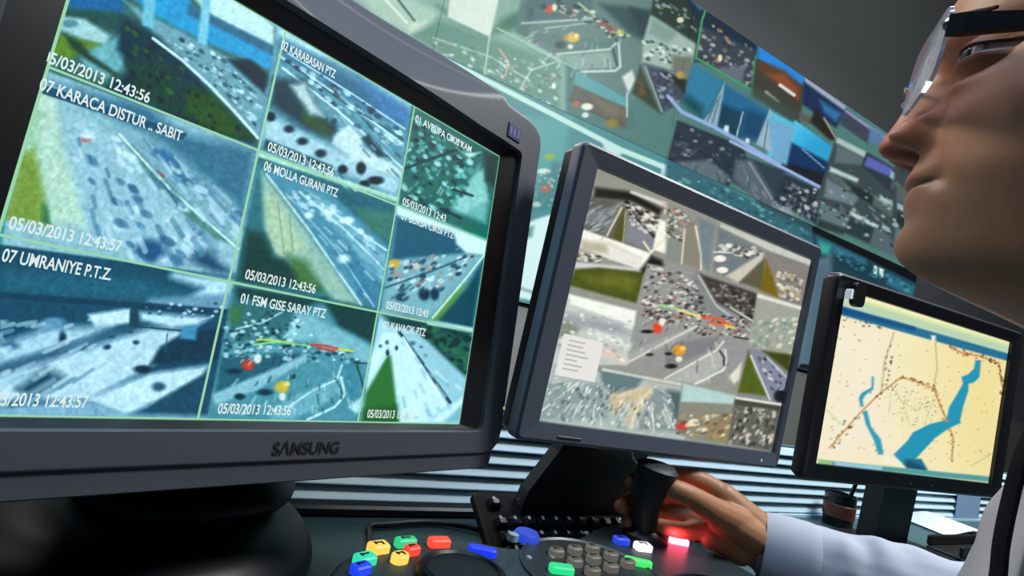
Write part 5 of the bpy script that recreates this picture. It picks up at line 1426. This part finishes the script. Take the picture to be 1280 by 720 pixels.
def build_person():
    man = empty('person', PELV, 'man in glasses and white shirt at right, watching the screens in profile', 'person')
    mb = MB(); cap = lambda *a: capsule(mb, *a)
    # trunk, neck, arms
    for f, z, rf, rl in ((-.20, -.60, .105, .165), (-.195, -.48, .10, .15), (-.175, -.34, .105, .155), (-.17, -.24, .105, .165), (-.175, -.17, .085, .15)):
        ellipsoid(mb, hp(f, 0, z), (FW * rf, LF * rl, UP * .11))
    cap(hp(-.165, 0, -.20), hp(-.135, 0, -.02), .066, .056)
    for s, e, w in ((R_SH, R_EL, R_WR), (L_SH, L_EL, L_WR)):
        cap(s, e, .048, .038); cap(e, w + (e - w) * .06, .039, .0275)
        cap(hp(-.17, 0, -.14), s, .06, .05)
    # thighs and shins under the desk
    for sgn in (-1, 1):
        hip = hp(-.20, .09 * sgn, -.62); kn = hip + FW * .40 + LF * .03 * sgn + UP * (.02); an = kn + UP * (-.37) + FW * .02
        cap(hip, kn, .078, .056); cap(kn, an, .052, .036); cap(an, an + FW * .17 - UP * .03, .036, .028)
    # hand
    fingers, thumb = hand_joints(); D = JD
    hv = MB()
    mb2 = MB()
    for pts, rad in fingers + [thumb]:
        P = spline(pts, 4); Rr = np.interp(np.linspace(0, 1, len(P)), np.linspace(0, 1, len(rad)), rad)
        for a, b, r0, r1 in zip(P[:-1], P[1:], Rr[:-1], Rr[1:]): capsule(mb2, a, b, r0, r1, 12)
    q = lambda x, y, dd: at(x, y, D + dd)
    for a, b, r0, r1 in ((q(955, 668, .008), q(905, 620, .018), .021, .0150), (q(955, 670, .008), q(895, 638, .019), .022, .0155), (q(950, 680, .008), q(893, 652, .014), .021, .0150), (q(945, 688, .008), q(898, 666, .008), .020, .0135),
                         (q(955, 676, .008), q(985, 690, .008), .0255, .0265), (q(940, 670, -.002), q(900, 645, -.006), .019, .0165), (q(925, 690, .000), q(888, 674, -.002), .0150, .0105), (q(905, 622, .018), q(896, 645, .018), .0135, .0135)):
        capsule(mb2, a, b, r0, r1, 14)
    Vh, Fh, Nh = merged(mb2, .0017, 5, .5)
    cap(q(975, 688, .008), R_WR + (R_EL - R_WR) * .2, .0255, .029)
    Vb, Fb, Nb = merged(mb, .006, 4, .5)
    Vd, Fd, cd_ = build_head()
    # ears
    eb = MB()
    for sg in (1, -1):
        rim = [hp(-.088 - .004 * math.cos(a) - .016 * math.cos(a) * 0 - .015 * (1 - math.sin(a)) * .2 + .0155 * math.cos(a), sg * (.076 + .010 * (math.cos(a) < 0) * abs(math.cos(a))), .090 + .030 * math.sin(a)) for a in np.linspace(-2.2, 2.6, 16)]
        P = spline(rim, 3)
        for a, b in zip(P[:-1], P[1:]): capsule(eb, a, b, .0042, .0042, 8)
        ellipsoid(eb, hp(-.092, sg * .0765, .093), (FW * .015, LF * .004, UP * .026)); ellipsoid(eb, hp(-.086, sg * .076, .062), (FW * .008, LF * .0045, UP * .011))
    Ve, Fe, Ne = merged(eb, .0016, 3, .5)
    cs = [cd_]
    hcol = np.tile(lin('#9a6a48'), (len(Vh), 1))
    n1, n2, n3_ = len(Vd), len(Vd) + len(Vh), len(Vd) + len(Vh) + len(Vb)
    V = np.vstack([Vd, Vh, Vb, Ve]); F = Fd + [tuple(i + n1 for i in f) for f in Fh] + [tuple(i + n2 for i in f) for f in Fb] + [tuple(i + n3_ for i in f) for f in Fe]
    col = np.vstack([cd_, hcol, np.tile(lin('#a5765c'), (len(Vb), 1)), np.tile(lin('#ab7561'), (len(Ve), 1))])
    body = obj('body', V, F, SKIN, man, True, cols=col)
    # nails on thumb
    nm = mat('nail', '#c08f80', .3)
    # eyes
    white = mat('eye_white', '#b9b3ae', .25); iris = mat('iris_brown', '#2a1a14', .2); pup = mat('pupil', '#050505', .1)
    for sg in (1, -1):
        c = hp(-.0078, sg * .0310, .1135); g = nrm(FW + .38 * LF + .04 * UP)
        e = MB().lathe(c, [(.0118 * math.sin(a), .0118 * math.cos(a)) for a in np.linspace(math.pi, 0, 22)], 32, g).build('eyeball', white, man, True)
        MB().lathe(c + g * .0107, [(0, 0), (.0056, 0), (.0050, .0008), (.0022, .0014), (0, .0015)], 28, g).build('iris', iris, e, True)
        # eyebrow and lashes
        P = spline([hp(.0135, sg * .012, .1290), hp(.0135, sg * .022, .1340), hp(.0075, sg * .036, .1360), hp(-.006, sg * .050, .1310)], 6)
        MB().tube(P, np.interp(np.linspace(0, 1, len(P)), [0, .3, 1], [.0020, .0028, .0010]), 8).build('eyebrow', mat('brow_hair', '#241a16', .8), man, True)
    # hair: short, dark, starting above the forehead
    zz = np.linspace(.105, .238, 40); th = np.linspace(-math.pi, math.pi, 121)[:-1]; Z, T = np.meshgrid(zz, th, indexing='ij'); z, t = Z.ravel(), T.ravel(); f, l = head_points(t, np.minimum(z, .2358))
    grow = ss(.180, .195, z + .075 * (1 - ss(-.02, -.085, f)) * 0 + np.where(f < -.075, .09, 0)); k = .86 + .16 * grow
    cx = -.095; Vr = harr(np.c_[cx + (f - cx) * k, l * k, z + .003 * grow + .0015 * n3(np.c_[f, l, z], .004)]); n = len(th)
    Fr = [(i * n + j, i * n + (j + 1) % n, (i + 1) * n + (j + 1) % n, (i + 1) * n + j) for i in range(len(zz) - 1) for j in range(n)] + [tuple((len(zz) - 1) * n + j for j in range(n))]
    obj('hair', Vr, Fr, mat('hair_dark', '#1b1512', .6, var=.3, bscale=300, bump=.5), man, True)
    # shirt
    cloth = mat('shirt_white', '#a3a4ac', .85, spec=.15, bump=.12, bscale=900, var=.02)
    sb = MB(); cap = lambda *a: capsule(sb, *a)
    w1 = R_WR + (R_EL - R_WR) * .05
    P = [w1, w1 + (R_EL - w1) * .25 + UP * .002, w1 + (R_EL - w1) * .6, R_EL, R_EL + (R_SH - R_EL) * .5, R_SH]
    Rr = [.036, .041, .049, .056, .058, .064]
    for a, b, r0, r1 in zip(P[:-1], P[1:], Rr[:-1], Rr[1:]): cap(a, b, r0, r1)
    Vs, Fs, Ns = merged(sb, .0034, 8, .5)
    ax = nrm(R_EL - R_WR); s = (Vs - R_WR) @ ax; rad = Vs - R_WR - s[:, None] * ax
    fold = ss(.01, .06, s)
    b1 = nrm(np.cross(ax, UP)); b2 = np.cross(ax, b1); an = np.arctan2(rad @ b1, rad @ b2)
    wr = .0044 * np.sin(s * 120 + 1.6 * np.sin(an * 2) + 3 * n3(Vs, .05)) * np.clip(n3(Vs, .035, 2) + .5, 0, 1.2) + .0042 * n3(Vs, .020, 3)
    Vs = Vs + Ns * (fold * wr)[:, None]
    sl = obj('shirt_sleeve', Vs, Fs, cloth, man, True)
    # cuff: an open band over the end of the sleeve
    ca = nrm(R_WR - R_EL); a1 = nrm(np.cross(ca, UP)); a2 = np.cross(ca, a1); c0 = R_WR + (R_EL - R_WR) * .10
    prof = [(.0345, .030), (.0375, .031), (.0400, .018), (.0410, -.012), (.0400, -.022), (.0385, -.024), (.0380, 0), (.0345, .028)]
    MB().loft([[c0 + ca * z + r * (1 + .03 * math.sin(3 * h + 1)) * (math.cos(h) * a1 + math.sin(h) * a2) for h in np.linspace(0, 2 * math.pi, 48, endpoint=False)] for r, z in prof], False, False).build('shirt_cuff', cloth, sl, True)
    tb = MB()
    secs = [(-.165, -.60, .115, .17), (-.165, -.45, .115, .17), (-.165, -.30, .119, .175), (-.165, -.20, .116, .185), (-.167, -.155, .114, .185), (-.167, -.12, .110, .160), (-.165, -.095, .103, .122), (-.16, -.075, .096, .095), (-.155, -.062, .090, .082)]
    P = np.array(secs); ti = np.linspace(0, len(P) - 1, 90); Q = np.c_[[np.interp(ti, range(len(P)), P[:, k]) for k in range(4)]].T
    L = []
    for f, z, rf, rl in Q:
        L.append([hp(f - .055 * rl * math.sin(h) + rf * math.copysign(abs(math.cos(h)) ** (.5 if math.cos(h) > 0 else .9), math.cos(h)), rl * math.sin(h), z) for h in np.linspace(0, 2 * math.pi, 120, endpoint=False)])
    L = np.array(L); V = L.reshape(-1, 3); cc = np.repeat(np.array([hp(f, 0, z) for f, z, _, _ in Q]), 120, 0); dirn = V - cc; dirn /= np.linalg.norm(dirn, axis=1)[:, None]
    rel = V - HO; zz_ = rel @ UP
    V = V + dirn * ((.0045 * np.sin(zz_ * 60 + 4 * n3(V, .07)) * n3(V, .06, 5) + .0035 * n3(V, .03, 6)) * ss(-.09, -.16, zz_))[:, None]
    n = 120; F = [(i * n + j, i * n + (j + 1) % n, (i + 1) * n + (j + 1) % n, (i + 1) * n + j) for i in range(len(Q) - 1) for j in range(n)] + [tuple(range(n))[::-1]]
    obj('shirt_body', V, F, cloth, man, True)
    # collar
    L = []
    for r, dz, df in ((1.04, -.076, 0), (1.10, -.048, .002), (1.14, -.034, .003), (1.19, -.038, .004), (1.26, -.062, .004), (1.25, -.064, .004), (1.17, -.042, .004)):
        L.append([hp(-.142 + .066 * r * math.cos(h) + df, .066 * r * math.sin(h), dz - .022 * max(0, math.cos(h)) ** 3) for h in np.linspace(.16, 2 * math.pi - .16, 60)])
    MB().loft(L, False, False, False).build('shirt_collar', cloth, man, True)
    # dark strap hanging down the shirt front
    P = [hp(-.056, .028, -.066), hp(-.0525, .032, -.084), hp(-.0515, .033, -.105), hp(-.0515, .034, -.125), hp(-.0530, .034, -.150), hp(-.0525, .034, -.22), hp(-.046, .030, -.30), hp(-.046, .02, -.40)]
    P = spline(P, 6); Wd = np.interp(np.linspace(0, 1, len(P)), [0, .12, .4, 1], [.0025, .003, .004, .006])
    lo = [[p + LF * x * w + FW * y for x, y in ((-1, 0), (-.5, .003), (0, .004), (.5, .003), (1, 0), (.5, -.002), (-.5, -.002))] for p, w in zip(P, Wd)]
    MB().loft(lo).build('necktie', mat('tie_navy', '#07080d', .8, spec=.2, bump=.1, bscale=500), man, True)
    # trousers, hidden under the desk
    tr = MB()
    for sgn in (-1, 1):
        hip = hp(-.20, .09 * sgn, -.62); kn = hip + FW * .40 + LF * .03 * sgn + UP * .02; an = kn + UP * (-.36) + FW * .02
        capsule(tr, hip, kn, .090, .068); capsule(tr, kn, an, .066, .055)
    Vt, Ft, Nt = merged(tr, .012, 4)
    obj('trousers', Vt, Ft, mat('trousers_dark', '#22252b', .9), man, True)
    return man
MAN = build_person()
def glasses():
    t = empty('eyeglasses', hp(.020, 0, .111), 'rimless glasses with thick black temples worn by the man', 'eyeglasses')
    gl = mat('lens_glass', '#efe4ee', .08, trans=.72, spec=.6, coat=.5); gl.node_tree.nodes['Principled BSDF'].inputs['IOR'].default_value = 1.25
    dark = mat('frame_black', '#08090a', .35); met = mat('bridge_metal', '#d0d4da', .15, metal=1.)
    for sg in (1, -1):
        c = np.array([.0175, .0350 * sg, .1105])
        def lp(a, b, n): # a sideways (outward), b up
            return hp(c[0] + n - .24 * a - .04 * b, c[1] + sg * a, c[2] + b + .06 * b)
        out = rrect(-.0255, .0255, -.0205, .0205, .011, 6)
        MB().loft([[lp(a * k, b * k, n) for a, b in out] for k, n in ((.97, -.0009), (1, -.0006), (1, .0012), (.97, .0015))]).build('lens', gl, t, True)
        # hinge block and temple
        MB().tube([lp(.0235, .0065, .002), lp(.028, .0060, .001), hp(.0110, .0655 * sg, .1135)], [.0018, .0022, .003], 10).build('hinge', met, t, True)
        tf = lambda f, z, w, hh: [hp(f, sg * (.0680 + w * x), z + hh * y) for x, y in ((-1, -1), (-1, 1), (1, 1), (1, -1))]
        MB().loft([tf(.0120, .1120, .0012, .0052), tf(.006, .1118, .0016, .0056), tf(-.010, .1112, .0017, .0046), tf(-.035, .1100, .0017, .0034), tf(-.075, .1085, .0017, .0026), tf(-.092, .104, .0016, .0022), tf(-.108, .088, .0014, .002)]).build('temple', dark, t)
        MB().tube([hp(.0215, sg * .010, .110), hp(.0245, sg * .0100, .105), hp(.0240, sg * .0092, .1005)], [.0008, .0008, .0008], 8).build('pad_arm', met, t, True)
        MB().lathe(hp(.0235, sg * .0094, .0995), [(0, -.0008), (.0028, -.0006), (.0030, .0004), (0, .0009)], 16, LF).build('nose_pad', mat('nose_pad_clear', '#dfe6ea', .1, trans=.6), t, True)
    MB().tube(spline([hp(.0195, .0105, .1105), hp(.0250, .005, .1135), hp(.0265, 0, .1142), hp(.0250, -.005, .1135), hp(.0195, -.0105, .1105)], 4), .0010, 8).build('bridge', met, t, True)
glasses()
# plain chair that carries him
def chair():
    c = PELV + UP * -.115
    t = empty('office_chair', [c[0], c[1], 0], 'dark office chair the man sits on', 'chair')
    f = Frame(c, FW, LF)
    MB().loft([[f(a, b, n) for a, b in rrect(-.22, .24, -.23, .23, .06, 4)] for n in (-.07, -.06, -.01, -.0)]).build('seat', M_['black'], t, True)
    g = Frame(hp(-.345, 0, -.40), LF, UP)
    MB().loft([[g(a, b, n) for a, b in rrect(-.21, .21, -.16, .24, .06, 4)] for n in (-.03, .0, .02)]).build('backrest', M_['black'], t, True)
    MB().tube([f(0, 0, -.07), np.array([c[0], c[1], .09])], .028, 14).build('column', M_['gloss'], t, True)
    for k in range(5):
        a = 2 * math.pi * k / 5; e = np.array([c[0] + .29 * math.cos(a), c[1] + .29 * math.sin(a), .045])
        MB().tube([np.array([c[0], c[1], .10]), e + [0, 0, .02]], [.022, .014], 8).build('base_arm', M_['black'], t, True)
        MB().lathe(e - [0, 0, .0], [(0, -.02), (.02, -.018), (.022, 0), (.02, .018), (0, .02)], 16, (math.sin(a), -math.cos(a), 0)).build('caster', M_['black'], t, True)
chair()
